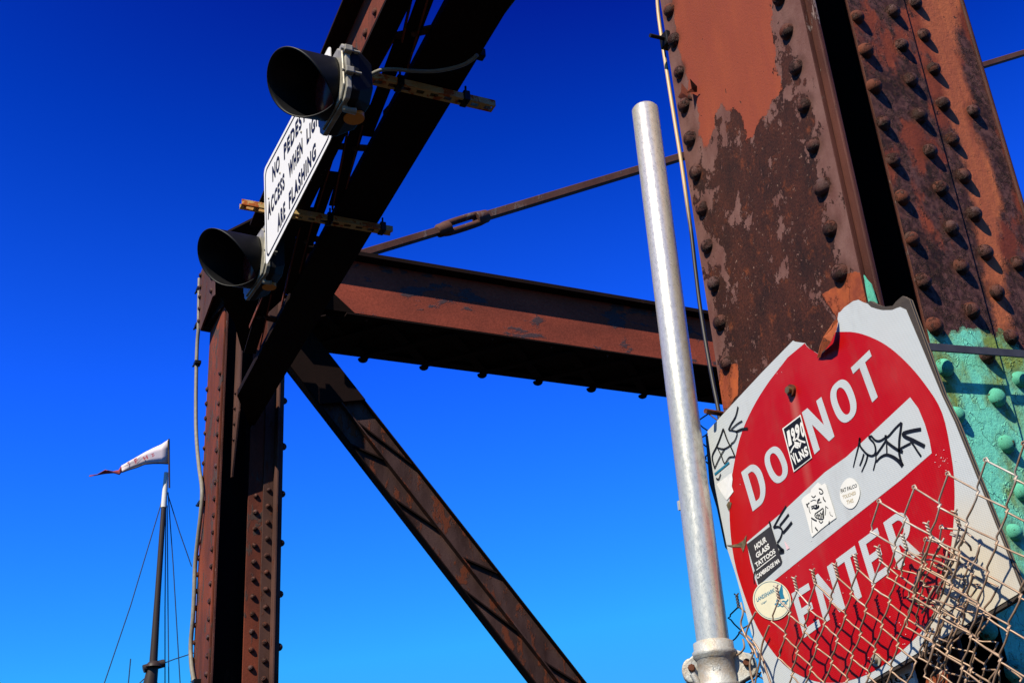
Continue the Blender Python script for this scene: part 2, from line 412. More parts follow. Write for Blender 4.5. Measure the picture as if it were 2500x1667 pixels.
def set_runs(o, ax, P):
    co = np.empty(len(o.data.vertices) * 3); o.data.vertices.foreach_get('co', co); co = co.reshape(-1, 3) + np.array(o.parent.location)
    A = co[:, 0 if ax == 'X' else 1]; Z = co[:, 2]; r_ = np.zeros(len(co))
    for q in P:
        da = A - (q[0] if ax == 'X' else q[1]); dz = Z - q[2]; d = np.hypot(da, dz)
        ring = np.exp(-((d - .022) / .008) ** 2) * .8
        run = np.exp(-(da / .009) ** 2) * np.clip(-dz / .02, 0, 1) * np.exp(dz / .05 * (dz < 0)) * .9
        r_ = np.maximum(r_, np.maximum(ring, run))
    set_attr(o, 'runs', r_)
def rivets(parent, pts, nrm, r, h, m, bend=None):
    base = Vector(parent.location); src = None
    for i, p_ in enumerate(pts):
        mm = m(p_) if callable(m) else m
        mb = MB(); mb.dome((0, 0, 0), nrm, r, h, wob=.03)
        # a worn collar round the head
        o = mb.build('rivet', mm, None, recalc=False); o.parent = parent
        o.location = Vector(p_) - base
        k_ = random.uniform(.93, 1.08); o.scale = (k_, k_ * random.uniform(.96, 1.04), k_ * random.uniform(.96, 1.04))
    return

GROUND = -1.62
# ================================================================== THE SETTING
mb = MB(); mb.add([(-600, -600, GROUND), (600, -600, GROUND), (600, 600, GROUND), (-600, 600, GROUND)], [(0, 1, 2, 3)])
tag(mb.build('ground', M['dark_ground']), kind='structure')

# ================================================================== NEAR COLUMN
PX, PY0, PY1 = 1.495, 1.4665, 1.9467
col = thing('steel_column', (1.8, 1.75, GROUND), 'massive riveted rusty steel column with mint green paint at its lower right, behind the red sign', 'column')
v, f = plate_grid('X', PX, PY0, PY1, -.35, 2.75, .008)
mb = MB(); mb.add(v, f)
side = mb.build('flange_plate', M['p1'], col)
YZ = np.array([(q[1], q[2]) for q in v])
def yz(fn, pts): return [(at(*fn(*p_), 'X', PX).y, at(*fn(*p_), 'X', PX).z) for p_ in pts]
oj = yz(Z5, [(225, -500), (235, 0), (262, 200), (285, 400), (330, 520), (380, 640), (390, 760), (420, 880), (450, 840), (480, 720), (520, 600), (560, 640), (640, 720), (680, 850), (720, 800), (760, 720), (800, 650), (850, 590), (885, 545), (880, 480), (850, 400), (845, 250), (830, 100), (835, 0), (820, -500)])
set_attr(side, 'orange', sdf(YZ, oj))
bare = yz(Z6, [(1130, 420), (1215, 370), (1225, 330), (1290, 290), (1345, 275), (1380, 280), (1460, 480), (1440, 620), (1240, 700), (1222, 560)])
bare2 = yz(Z6, [(515, 870), (560, 850), (620, 830), (625, 1020), (560, 1110), (525, 1110), (505, 1000)])
set_attr(side, 'bare', np.maximum(sdf(YZ, bare), sdf(YZ, bare2)))
Yc = (YZ[:, 0] - PY0) / (PY1 - PY0); Zc = YZ[:, 1]
bias = -.058 + .12 * np.exp(-(Yc / .13) ** 2) + .13 * np.exp(-((1 - Yc) / .13) ** 2) + .10 * np.clip((Zc - 1.45) / .25, 0, 1) - .05 * np.clip((1.25 - Zc) / .3, 0, 1)
set_attr(side, 'paint', bias)
MB().box((PX + .0005, PY0, -1.6), (PX + .013, PY1, 2.75)).build('flange_backing', M['edge_steel'], col, .002)
MB().box((PX - .001, PY0, GROUND), (PX + .012, PY1, -.352)).build('flange_foot', M['steel_dark'], col)
# angle leg behind the plate, its rolled edge catches light
MB().box((PX + .0135, 1.4473, GROUND), (PX + .0255, 1.62, 2.75)).build('edge_angle', M['edge_steel'], col, .003)
MB().box((PX + .027, 1.50, GROUND), (PX + .040, 1.93, 2.75)).build('web_plate', M['steel_dark'], col)
MB().box((PX + .042, 1.90, GROUND), (2.10, 1.915, 2.75)).build('back_plate', M['steel_dark'], col)
MB().prism([at(*Z6(*q), 'X', 1.4945) for q in [(1382, 300), (1402, 330), (1425, 355), (1462, 470), (1412, 470), (1398, 400)]], (.003, 0, 0)).build('paint_remnant', M['rivet_green'], col)
# front (facing -Y) plates
FY = 1.5507
def front_plate(x0, x1, yy, name, th=.012):
    v, f = plate_grid('Y', yy, x0, x1, -.35, 2.75, .009)
    mb = MB(); mb.add(v, f); o = mb.build(name, M['p2'], col)
    XZ = np.array([(q[0], q[2]) for q in v])
    def xz(fn, pts): return [(at(*fn(*p_), 'Y', FY).x, at(*fn(*p_), 'Y', FY).z) for p_ in pts]
    set_attr(o, 'orange', sdf(XZ, xz(Z5, [(1690, -300), (1760, 0), (1800, 300), (1870, 500), (1920, 700), (1990, 900), (2040, 1100), (2100, 1400), (2200, 1900), (2290, 2200), (2240, 1800), (2190, 1450), (2200, 1200), (2150, 1000), (2060, 800), (2000, 700), (1990, 500), (1950, 350), (1930, 200), (1950, 0), (1930, -300)])) + .008)
    g = xz(Z6, [(1600, 560), (1740, 590), (1800, 640), (1890, 660), (1950, 625), (2030, 610), (2100, 640), (2160, 675), (2230, 640), (2290, 660), (2360, 780), (2700, 860), (3200, 4000), (1500, 4000)])
    set_attr(o, 'green', sdf(XZ, g))
    b = .02 * np.ones(len(XZ)) + .05 * np.clip((1.75 - XZ[:, 1]) / .5, -1, 1.2) - .05 * np.clip((XZ[:, 0] - 1.93) / .05, 0, 1)
    set_attr(o, 'paint', b)
    MB().box((x0, yy + .0006, GROUND), (x1, yy + th, 2.75)).build(name + '_backing', M['edge_steel'], col, .0015)
    return o
fp1 = front_plate(1.7237, 1.911, FY - .004, 'front_plate')
fp2 = front_plate(1.9115, 2.125, FY + .003, 'cover_plate', .0095)
MB().box((1.726, FY + .018, GROUND), (1.738, 1.89, 2.75)).build('inner_web', M['steel_dark'], col)
MB().box((2.10, FY + .004, GROUND), (2.112, 1.93, 2.75)).build('side_plate', M['steel_dark'], col)
MB().tube([(2.126, FY + .002, GROUND), (2.126, FY + .002, 2.75)], .006, 8).build('edge_bead', M['edge_steel'], col)
# rivets
def rz(first_z, n0, n1, pitch=.1): return [first_z - pitch * i for i in range(n0, n1)]
P = []
rr = random.Random(3)
def jit(s_): return rr.uniform(-s_, s_)
for fn, pts in ((Z5, [(215, 65), (243, 245), (275, 440), (305, 640), (340, 840), (375, 1047), (412, 1262), (443, 1490)]), (Z6, [(485, 355), (520, 590), (555, 835)])):
    P += [at(*fn(*q), 'X', PX) for q in pts]
for z_ in (.80, .70, .6, .5, .4, .3): P.append(Vector((PX, 1.909, z_ + .13)))
for fn, pts in ((Z5, [(880, -12), (925, 195), (980, 410), (1028, 640), (1085, 880), (1138, 1135), (1187, 1385)]), (Z6, [(1245, 290)])):
    P += [at(*fn(*q), 'X', PX) for q in pts]
for z_ in (.82, .72, .62, .52, .42): P.append(Vector((PX, 1.5163, z_)))
set_runs(side, 'Y', P)
rivets(col, P, (-1, 0, 0), .0190, .018, lambda q: M['rivet_red'] if (q[2] < 1.02 or q[2] > 2.02) else M['rivet'])
P = []
r1 = [(1340, 110), (1390, 315), (1440, 530), (1495, 750), (1555, 975), (1610, 1200), (1670, 1450)]
r2 = [(1555, 75), (1608, 280), (1662, 490), (1717, 705), (1778, 920), (1842, 1145), (1905, 1385)]
r3 = [(1690, 25), (1742, 220), (1800, 425), (1855, 635), (1912, 850), (1980, 1070), (2045, 1300), (2112, 1530)]
for q in r1 + r2: P.append(at(*Z5(*q), 'Y', FY - .004))
for q in r3 + [(2040, 680)]: P.append(at(*Z5(*q), 'Y', FY + .003))
for q in [(1735, 345), (1805, 615), (1965, 255), (2030, 520), (1865, 865)]: P.append(at(*Z6(*q), 'Y', FY - .004))
for q in [(2120, 790), (2180, 1045), (2240, 1325), (1940, 1150)]: P.append(at(*Z6(*q), 'Y', FY - .004))
for q in [(2180, 410), (2265, 680), (2320, 935), (2310, 235)]: P.append(at(*Z6(*q), 'Y', FY + .003))
for q in [(1215, 420), (1170, 660), (1010, 1250), (1170, 1500)]: P.append(at(*S8(*q), 'Y', FY - .002))
for z_ in (2.23, 2.33): P += [Vector((1.745, FY, z_)), Vector((1.867, FY, z_ + .05)), Vector((1.951, FY - .006, z_))]
GREEN_Z = .965
set_runs(fp1, 'X', [q for q in P if q[0] < 1.92]); set_runs(fp2, 'X', [q for q in P if q[0] > 1.90])
rivets(col, P, (0, -1, 0), .0190, .019, lambda q: M['rivet_green'] if q[2] < GREEN_Z - .22 * (q[0] - 1.72) + .02 else (M['rivet_red'] if (q[0] < 1.80 and rr.random() < .6) else M['rivet']))
# peeled rust scales on the side face
mb = MB()
def scale_flake(mb, pts, fn, lift, plane=PX):
    vs = [at(*fn(*q), 'X', plane) for q in pts]; n = len(vs); c = sum(vs, Vector()) / n
    for i, q in enumerate(vs): q.x -= lift[i % len(lift)]
    c.x -= max(lift) * .6
    mb.add(vs + [c], [(i, (i + 1) % n, n) for i in range(n)])
scale_flake(mb, [(350, 560), (395, 492), (402, 530), (385, 560), (372, 580)], Z5, [.002, .03, .012, .004, .03])
scale_flake(mb, [(262, 590), (300, 560), (315, 512), (345, 565), (350, 600), (300, 600)], Z5, [.001, .01, .016, .008, .004, .002])
mb.build('rust_flake', M['steel_red'], col)

# ================================================================== CONDUIT ON THE COLUMN
cd = thing('conduit_pipe', (1.50, 1.97, GROUND), 'thin tan conduit running up the left edge of the big rusty column', 'pipe')
pts = [(1597, -140), (1603, -40), (1607, 30), (1618, 110), (1632, 200), (1648, 300), (1664, 400), (1678, 500), (1688, 570), (1697, 650), (1708, 740), (1722, 830), (1738, 920), (1752, 990), (1760, 1040), (1800, 1300), (1830, 1500)]
path = smooth_loop([at(x, y, 'X', 1.50) for x, y in pts], 4, False)
MB().tube(path, .0048, 10).build('pipe', M['tan_pipe'], cd)
c0 = at(1631, 95, 'X', 1.495)
k = MB().box(c0 + Vector((-.012, -.012, -.022)), c0 + Vector((.02, .022, .018))).build('beam_clamp', M['black_paint'], cd, .003)
a_, b_ = at(1587, 87, 'X', 1.44), at(1622, 95, 'X', 1.485)
MB().tube([a_, b_], .0055, 10).build('bolt', M['charcoal'], k)
a_, b_ = at(1722, 1003, 'X', 1.42), at(1764, 1010, 'X', 1.47)
MB().tube([a_, b_], .0055, 10).build('bolt', M['copper'], cd)

# ================================================================== STRAP
sp_ = thing('cable_strap', (1.68, 1.52, .97), 'taut dark grey strap stretched across the column above the green paint', 'strap')
a_, b_ = at(2258, 845, 'Y', 1.515), at(2560, 868, 'Y', 1.515)
MB().bar(a_, b_, (0, 0, .017), (0, .004, 0)).build('strap_band', M['strap'], sp_, .001)

# ================================================================== FENCE POST
PB, PT = Vector((1.164, 1.638, .364)) * 1.205, Vector((1.178, 1.640, 1.452)) * 1.205
dirp = (PT - PB).normalized(); ground_pt = PB - dirp * ((PB.z - GROUND) / dirp.z)
fp = thing('fence_post', ground_pt, 'bright galvanised steel fence pipe in front of the rusty column, with a bolted clamp', 'fence post')
R_ = .0328
PT = PT + dirp * .016
mb = MB().tube([ground_pt, PB, PB + dirp * .5, PT - dirp * .006, PT], R_, 40, True, lambda i: R_ if i < 4 else R_ - .004)
mb.build('pipe', M['galv'], fp)
mb = MB()
hz = Vector((0, 0, 1)); sx_ = Vector(ray(1743, 1580)); sdv = sx_.cross(hz).normalized()  # sideways seen from the street
fwd = -(sx_ - hz * sx_.dot(hz)).normalized()
Cc = PB - dirp * .018
def ringpts(c, r, z): return None
prof = [(-.090, .0365), (-.066, .0365), (-.062, .0420), (-.054, .0425), (-.050, .0375), (-.004, .0375), (.001, .0435), (.010, .0440), (.014, .0400), (.028, .0400), (.031, .0340)]
mb.tube([Cc + dirp * z for z, r in prof], 0, 36, True, lambda i: prof[i][1])
cl = mb.build('clamp', M['cast'], fp)
for s_ in (-1, 1):
    mb = MB()
    base = Cc + sdv * (.034 * s_) - dirp * .022 + fwd * .004
    tip = Cc + sdv * ((.050 if s_ * sdv.x < 0 else .062) * s_) - dirp * .022 + fwd * .006
    ang = [tip + (sdv * s_ * math.cos(a) * .018 + dirp * math.sin(a) * .024) for a in [math.radians(q) for q in range(-90, 91, 15)]]
    pl = [base + dirp * .036] + ang[::-1] + [base - dirp * .036]
    mb.prism(pl, -fwd * .016)
    pl2 = [q - fwd * .026 for q in pl]
    mb.prism(pl2, -fwd * .010)
    mb.build('clamp_lug', M['cast'], fp, .003)
for s_ in (-1, 1):
    q = Cc + sdv * ((.048 if s_ * sdv.x < 0 else .060) * s_) - dirp * .018 + fwd * .004
    bo = MB().tube([q - fwd * .045, q + fwd * .010, q + fwd * .012], .0075, 8, True, lambda i: .0075 if i < 2 else .006).build('bolt', M['copper'], fp)
q = Cc - sdv * .048 - dirp * .030 + fwd * .014
MB().tube([q, q + Vector((.0, 0, -.012)) + sdv * .006, q + sdv * .012 - dirp * .034, q + sdv * .014 - dirp * .06], .0045, 8, True, lambda i: [.006, .0065, .004, .003][i]).build('hasp', M['cast'], fp)
mb = MB()
cc = Cc + fwd * .0378 - dirp * .026
textq(mb, '21/2', cc - sdv * .008 + dirp * .005, cc + sdv * .008 + dirp * .005, cc + sdv * .008 - dirp * .005, cc - sdv * .008 - dirp * .005, .0)
mb.build('cast_number', M['cast'], fp)
q = PB + dirp * .30 - sdv * .0335
MB().box(q + Vector((-.003, -.003, -.01)), q + Vector((.003, .003, .01))).build('clip', M['galv'], fp)

# ================================================================== DO NOT ENTER SIGN
SX = 1.45
def sg(p_, k=0): q = at(*p_, 'X', SX - .00035 * k); return q
sign = thing('do_not_enter_sign', at(2080, 1200, 'X', SX), 'battered red and white DO NOT ENTER sign with stickers, top corner torn away', 'road sign')
outline = [(1727, 1052), (1790, 984), (1859, 910), (1900, 868)] + [S5(*q) for q in [(740, 412), (755, 420), (790, 425), (830, 430), (842, 450), (862, 470), (880, 485), (905, 498), (930, 512), (945, 518), (975, 500), (1020, 440), (1068, 345), (1075, 290), (1082, 240), (1088, 200), (1105, 190), (1130, 160), (1175, 128), (1200, 110), (1240, 100), (1275, 118), (1310, 130), (1335, 155), (1380, 170), (1430, 180), (1500, 178), (1530, 165), (1560, 155), (1605, 175)]] + \
    [(2255, 859), (2299, 965), (2330, 1030), (2400, 1204), (2472, 1385), (2490, 1432), (2485, 1449), (2440, 1476), (2400, 1499), (2330, 1541), (2230, 1599), (2121, 1663), (1894, 1795), (1865, 1667), (1848, 1592), (1830, 1530), (1812, 1460), (1797, 1405), (1776, 1341), (1760, 1262), (1746, 1190), (1736, 1120)]
back = [(1731, 1058), (1863, 914), (1944, 842), (1990, 868), (2040, 815), (2052, 770), (2100, 742)] + [S5(*q) for q in [(1300, 118), (1330, 108), (1360, 128), (1395, 142), (1440, 152), (1500, 145), (1525, 112), (1550, 90), (1575, 70), (1625, 98)]] + [(2302, 965), (2335, 1032), (2474, 1385), (2497, 1440), (2470, 1470), (2350, 1540), (2121, 1670), (1896, 1800), (1868, 1667), (1852, 1592), (1815, 1460), (1780, 1341), (1750, 1190)]
mb = MB(); mb.prism([sg(q) + Vector((.0012, 0, 0)) for q in back], (.009, 0, 0)); mb.build('plywood_board', M['ply'], sign)
mb = MB(); mb.prism([sg(q) for q in outline], (.001, 0, 0)); face = mb.build('white_face', M['sheet_white'], sign)
MB().prism([at(x, y, 'X', SX + .02) for x, y in [(1722, 1060), (1728, 1064), (1742, 1170), (1762, 1262), (1778, 1345), (1770, 1335), (1750, 1240), (1732, 1180)]], (.002, 0, 0)).build('bent_rim', M['ply'], sign)
circ = [S5(270, 1470), S5(330, 1170), S5(430, 930), S5(560, 720), S5(700, 540), S5(830, 432), S5(842, 450), S5(862, 470), S5(905, 498), S5(930, 512), S5(945, 518), S5(975, 500), S5(1020, 440), S5(1068, 345), S5(1180, 345), S5(1300, 372), S5(1450, 445), S5(1600, 570), S5(1750, 745), S5(1882, 965),
        S8(800, 200), S8(818, 390), S8(812, 600), S8(785, 820), S8(735, 1020), S8(670, 1180), S8(580, 1295), S8(440, 1420), S8(300, 1510), S8(150, 1560), S6(1060, 1562), S6(900, 1556), S6(760, 1505), S6(640, 1420), S6(520, 1270), S6(430, 1110), S6(350, 900), S6(290, 700), S6(255, 480), S6(245, 240)]
seg = [sg(q, 1) for q in circ]
sm_ = []
fix = set(range(4, 14))
n_ = len(seg)
for i in range(n_):
    sm_.append(seg[i])
    if i in fix or (i + 1) % n_ in fix: continue
    a, b, c, d = seg[i - 1], seg[i], seg[(i + 1) % n_], seg[(i + 2) % n_]
    for t_ in (.25, .5, .75): sm_.append(0.5 * ((2 * b) + (c - a) * t_ + (2 * a - 5 * b + 4 * c - d) * t_ * t_ + (-a + 3 * b - 3 * c + d) * t_ ** 3))
MB().poly(sm_).build('red_disc', M['sheet_red'], sign, recalc=False)
bar_p = [S6(373, 525), S6(620, 316), S6(950, 8), S5(1150, 1300), (2221.9, 969.4), S5(1700, 930), S5(1750, 1050), S5(1785, 1170), S5(1803, 1272), S6(1516, 62), S6(1100, 390), S6(600, 790), S6(470, 893), S6(435, 800), S6(400, 670)]
MB().poly([sg(q, 2) for q in bar_p]).build('white_bar', M['sheet_white'], sign, recalc=False)
# letters, each in its own box of the sign plane
def boxmap(tl, tr, br, bl, k=3):
    tl, tr, br, bl = [sg(q, k) for q in (tl, tr, br, bl)]
    return lambda u, v_: (bl * (1 - u) + br * u) * (1 - v_) + (tl * (1 - u) + tr * u) * v_
def superell(cx, cy, rx, ry, e=2.6, n=40):
    o = []
    for i in range(n):
        a = 2 * math.pi * i / n; c, s_ = math.cos(a), math.sin(a)
        o.append((cx + rx * math.copysign(abs(c) ** (2 / e), c), cy + ry * math.copysign(abs(s_) ** (2 / e), s_)))
    return o
def arc(cx, cy, rx, ry, a0, a1, n=14):
    return [(cx + rx * math.cos(math.radians(a0 + (a1 - a0) * i / n)), cy + ry * math.sin(math.radians(a0 + (a1 - a0) * i / n))) for i in range(n + 1)]
def glyph(mb, ch_, fnm):
    A = lambda L: [fnm(*q) for q in L]
    W = .30; H = .155
    if ch_ == 'O': mb.ring(A(superell(.5, .5, .5, .5, 2.5)), A(superell(.5, .5, .5 - W + .03, .5 - H, 2.2)))
    elif ch_ == 'D':
        o = [(0, 0), (.0, 1)] + arc(.45, .55, .55, .45, 90, 0) + arc(.45, .45, .55, .45, 0, -90)
        i = [(W, H), (W, 1 - H)] + arc(.45, .55, .55 - W, .45 - H, 90, 0) + arc(.45, .45, .55 - W, .45 - H, 0, -90)
        mb.ring(A(o), A(i))
    elif ch_ == 'T': mb.poly(A([(0, 1 - H), (0, 1), (1, 1), (1, 1 - H), (.65, 1 - H), (.65, 0), (.35, 0), (.35, 1 - H)]))
    elif ch_ == 'N': mb.poly(A([(0, 0), (0, 1), (.29, 1), (.74, .40), (.74, 1), (1, 1), (1, 0), (.73, 0), (.27, .60), (.27, 0)]))
    elif ch_ == 'E': mb.poly(A([(0, 0), (0, 1), (1, 1), (1, 1 - H), (W, 1 - H), (W, .585), (.88, .585), (.88, .43), (W, .43), (W, H), (1, H), (1, 0)]))
    elif ch_ == 'R':
        mb.ring(A([(0, .40), (0, 1)] + arc(.5, .70, .48, .30, 90, -90)), A([(W, .54), (W, .86)] + arc(.5, .70, .21, .16, 90, -90)))
        mb.poly(A([(0, 0), (0, .405), (W, .405), (W, 0)])); mb.poly(A([(.36, .402), (.64, .402), (1, 0), (.68, 0)]))
def add(a, b): return (a[0] + b[0], a[1] + b[1])
L_ = [('D', S7(395, 293), S7(497, 210), S7(565, 450), S7(465, 530)),
      ('O', S7(515, 196), S7(618, 108), S7(700, 300), S7(597, 388)),
      ('N', S5(808, 962), S5(957, 842), S5(1058, 1145), S5(905, 1282)),
      ('O', S5(995, 800), S5(1148, 665), S5(1258, 950), S5(1108, 1083)),
      ('T', S5(1183, 620), S5(1325, 483), S5(1440, 795), S5(1298, 932)),
      ('E', S6(703, 905), S6(830, 825), S6(920, 1142), S6(797, 1232)),
      ('N', S6(858, 787), S6(1005, 676), S6(1103, 1010), S6(948, 1125)),
      ('T', S6(1032, 652), S6(1172, 548), S6(1275, 890), S6(1135, 995)),
      ('E', S8(237, 712), S8(352, 627), S8(427, 897), S8(318, 978)),
      ('R', S8(387, 598), S8(520, 500), S8(612, 782), S8(480, 880))]
for c_, a, b, c, d in L_:
    mb = MB(); glyph(mb, c_, boxmap(a, b, c, d)); mb.build('letter', M['sheet_white'], sign, recalc=False)
# flap of old paint curling over the torn top edge
mb = MB()
fl = [S5(*q) for q in [(925, 545), (945, 455), (962, 410), (1000, 350), (1035, 320), (1050, 268), (1078, 240), (1086, 265), (1075, 330), (1050, 380), (1030, 420), (995, 470), (962, 500), (950, 540)]]
lf = [.004, .010, .016, .020, .016, .012, .006, .004, .012, .020, .024, .020, .014, .006]
vs = [at(*q, 'X', SX - l_ * .8) for q, l_ in zip(fl, lf)]; cen = sum(vs, Vector()) / len(vs) + Vector((-.012, 0, 0))
mb.add(vs + [cen], [(i, (i + 1) % len(vs), len(vs)) for i in range(len(vs))])
M['flake'] = rusty('orange_flake', (.55, .13, .045), (.35, .08, .03), (.25, .12, .08), 60, .6, .6, .002, (1, 1, 1))
mb.build('peeling_flake', M['flake'], sign)
# bolts
q = sg(S5(735, 795), 1); b1 = MB().tube([q, q + Vector((-.006, 0, 0))], .012, 20).build('washer', M['copper'], sign)
MB().tube([q + Vector((-.006, 0, 0)), q + Vector((-.013, 0, 0))], .0075, 6).build('bolt', M['brass'], sign)
q = sg((2060 + 640 / 7.84, 1467 + 1120 / 7.84), 1)
MB().tube([q, q + Vector((-.003, 0, 0))], .011, 20).build('washer', M['alloy'], sign); MB().tube([q + Vector((-.003, 0, 0)), q + Vector((-.010, 0, 0))], .006, 6).build('bolt', M['alloy'], sign)
# crease of the bent left edge
M['crease'] = plain('crease_dirt', (.16, .12, .07), .7, 0, .6, 80, .002)
for L in ([S6(215, 545), S6(260, 545), S6(310, 535), S6(345, 512), S6(372, 470), S6(365, 540), S6(345, 600), S6(330, 560), S6(270, 560)], [S6(222, 250), S6(238, 222), S6(262, 232), S6(252, 270), S6(238, 292)]):
    MB().poly([sg(q, 4) for q in L]).build('tear', M['crease'], sign, recalc=False)
M['sticker_paper'] = plain('sticker_paper', (.90, .90, .88), .5, 0, .04)
M['sticker_cream'] = plain('sticker_cream', (.88, .84, .62), .35, 0, .05)
M['sticker_dark'] = plain('sticker_dark', (.045, .04, .038), .35, 0, .2)
M['sticker_tape'] = plain('sticker_tape', (.85, .87, .90), .3, 0, .1)
M['teal_ink'] = plain('teal_ink', (.02, .22, .38), .5)
M['gold_ink'] = plain('gold_ink', (.55, .42, .20), .5)
M['pink'] = plain('pink_scrap', (.9, .6, .68), .6)
# left tape patch
mb = MB(); mb.poly([sg(S6(*q), 4) for q in [(150, 95), (262, 10), (268, 60), (262, 110), (275, 150), (225, 215), (205, 190), (180, 150)]]); mb.build('tape_patch', M['sticker_tape'], sign, recalc=False)
mb = MB(); mb.poly([sg(q, 4) for q in [S7(232, 300), S7(320, 228), S7(324, 238), S7(236, 312)]]); mb.build('blue_line', M['teal_ink'], sign, recalc=False)
def stroke(mb, pts, w, k=5, off=None):
    P_ = smooth_loop([sg(q, k) for q in pts], 4, False) if len(pts) > 2 else [sg(q, k) for q in pts]
    m = len(P_); L = []; R = []
    for i, p_ in enumerate(P_):
        t_ = (P_[min(i + 1, m - 1)] - P_[max(i - 1, 0)]).normalized(); n2 = Vector((1, 0, 0)).cross(t_).normalized()
        ww = (w[0] * (1 - i / (m - 1)) + w[1] * i / (m - 1)) / 2 if isinstance(w, tuple) else w / 2
        L.append(p_ + n2 * ww); R.append(p_ - n2 * ww)
    o = len(mb.v); mb.add(L + R, [(i, i + 1, m + i + 1, m + i) for i in range(m - 1)])
# sticker 1990 VLNS
st1 = MB().poly([sg(S5(*q), 6) for q in [(658, 1085), (798, 978), (885, 1308), (745, 1418)]]).build('sticker', M['sticker_paper'], sign, recalc=False); st1['label'] = 'black and white rectangular 1990 VLNS sticker'
MB().poly([sg(S5(*q), 7) for q in [(668, 1088), (794, 992), (876, 1306), (749, 1404)]]).build('ink_panel', M['ink'], st1, recalc=False)
mb = MB()
for tx, a, b, c, d in (('1', (692, 1108), (712, 1092), (733, 1205), (708, 1225)), ('9', (720, 1090), (745, 1068), (768, 1172), (738, 1195)), ('9', (750, 1064), (782, 1040), (800, 1150), (770, 1172)), ('0', (788, 1038), (812, 1030), (836, 1140), (808, 1160)),
                       ('V', (722, 1290), (745, 1268), (775, 1350), (752, 1372)), ('L', (752, 1275), (772, 1262), (800, 1330), (778, 1345)), ('N', (780, 1262), (812, 1240), (835, 1305), (805, 1325)), ('S', (818, 1235), (845, 1212), (862, 1285), (838, 1305))):
    textq(mb, tx, *[sg(S5(*q), 8) for q in (a, b, c, d)], bold=.05)
for pts in ([(722, 1270), (735, 1240), (755, 1210)], [(755, 1175), (770, 1160), (795, 1178), (835, 1190)], [(750, 1190), (790, 1200)], [(752, 1205), (788, 1216)], [(755, 1222), (782, 1232)], [(800, 1190), (790, 1230)]):
    stroke(mb, [S5(*q) for q in pts], .0035, 8)
mb.build('lettering', M['sticker_paper'], st1, recalc=False)
# dark tattoo-shop sticker
st2 = MB().poly([sg(S6(*q), 6) for q in [(372, 540), (552, 402), (634, 665), (626, 690), (458, 838), (430, 730)]]).build('sticker', M['sticker_dark'], sign, recalc=False); st2['label'] = 'dark rectangular sticker with white HOUR GLASS TATTOOS lettering'
mb = MB()
for tx, a, b, c, d in (('HOUR', (428, 545), (512, 478), (522, 520), (438, 585)), ('GLASS', (437, 608), (535, 530), (545, 570), (447, 645)), ('TATTOOS', (432, 680), (576, 570), (588, 602), (445, 712)), ('CAMBRIDGE MA', (442, 765), (612, 640), (620, 672), (450, 798))):
    textq(mb, tx, *[sg(S6(*q), 7) for q in (a, b, c, d)], bold=.035)
stroke(mb, [S6(445, 730), S6(588, 618)], .0018, 7)
mb.build('lettering', M['sticker_paper'], st2, recalc=False)
# oval cream sticker
def oval(cx, cy, rx, ry, rot_, fn, k, n=40):
    o = []
    for i in range(n):
        a = 2 * math.pi * i / n; x, y = rx * math.cos(a), ry * math.sin(a); c, s_ = math.cos(rot_), math.sin(rot_)
        o.append(sg(fn(cx + x * c - y * s_, cy + x * s_ + y * c), k))
    return o
st3 = MB().poly(oval(560, 953, 138, 150, math.radians(-30), S6, 6)).build('sticker', M['sticker_cream'], sign, recalc=False); st3['label'] = 'cream oval LANDSHARK sticker with a blue shark fin'
mb = MB(); mb.ring(oval(560, 953, 130, 142, math.radians(-30), S6, 7), oval(560, 953, 127, 139, math.radians(-30), S6, 7))
textq(mb, 'LANDSHARK', *[sg(S6(*q), 7) for q in ((443, 938), (574, 862), (582, 890), (450, 966))], bold=.02)
textq(mb, 'Lager', *[sg(S6(*q), 7) for q in ((478, 972), (520, 948), (526, 966), (484, 990))], bold=.0)
mb.poly([sg(S6(*q), 7) for q in [(590, 968), (600, 920), (615, 880), (632, 832), (640, 870), (642, 905), (655, 940), (620, 945)]])
stroke(mb, [S6(*q) for q in [(580, 985), (600, 975), (620, 985), (640, 960), (665, 965), (680, 945)]], .0028, 7)
stroke(mb, [S6(*q) for q in [(600, 1000), (620, 992), (640, 1000), (655, 978), (672, 980)]], .0022, 7)
mb.build('lettering', M['teal_ink'], st3, recalc=False)
# round hand-written sticker
def closed(pts, fn, k, n=5): return smooth_loop([sg(fn(*q), k) for q in pts], n)
st4 = MB().poly(closed([(2160, 125), (2260, 180), (2330, 300), (2345, 440), (2300, 590), (2230, 690), (2150, 715), (2060, 670), (1985, 560), (1962, 430), (1985, 290), (2060, 170)], G4, 6)).build('sticker', M['sticker_paper'], sign, recalc=False); st4['label'] = 'round white sticker reading PAT FALCO TOUCHED THIS'
mb = MB(); textq(mb, 'PAT FALCO', *[sg(G4(*q), 7) for q in ((1975, 340), (2285, 235), (2292, 300), (1985, 420))], bold=0.01); mb.build('lettering', M['ink'], st4, recalc=False)
mb = MB(); textq(mb, 'TOUCHED', *[sg(G4(*q), 7) for q in ((2010, 465), (2262, 375), (2270, 440), (2022, 530))], bold=0.0); textq(mb, 'THIS', *[sg(G4(*q), 7) for q in ((2085, 560), (2215, 515), (2225, 590), (2098, 635))], bold=0.0)
mb.build('lettering', M['gold_ink'], st4, recalc=False)
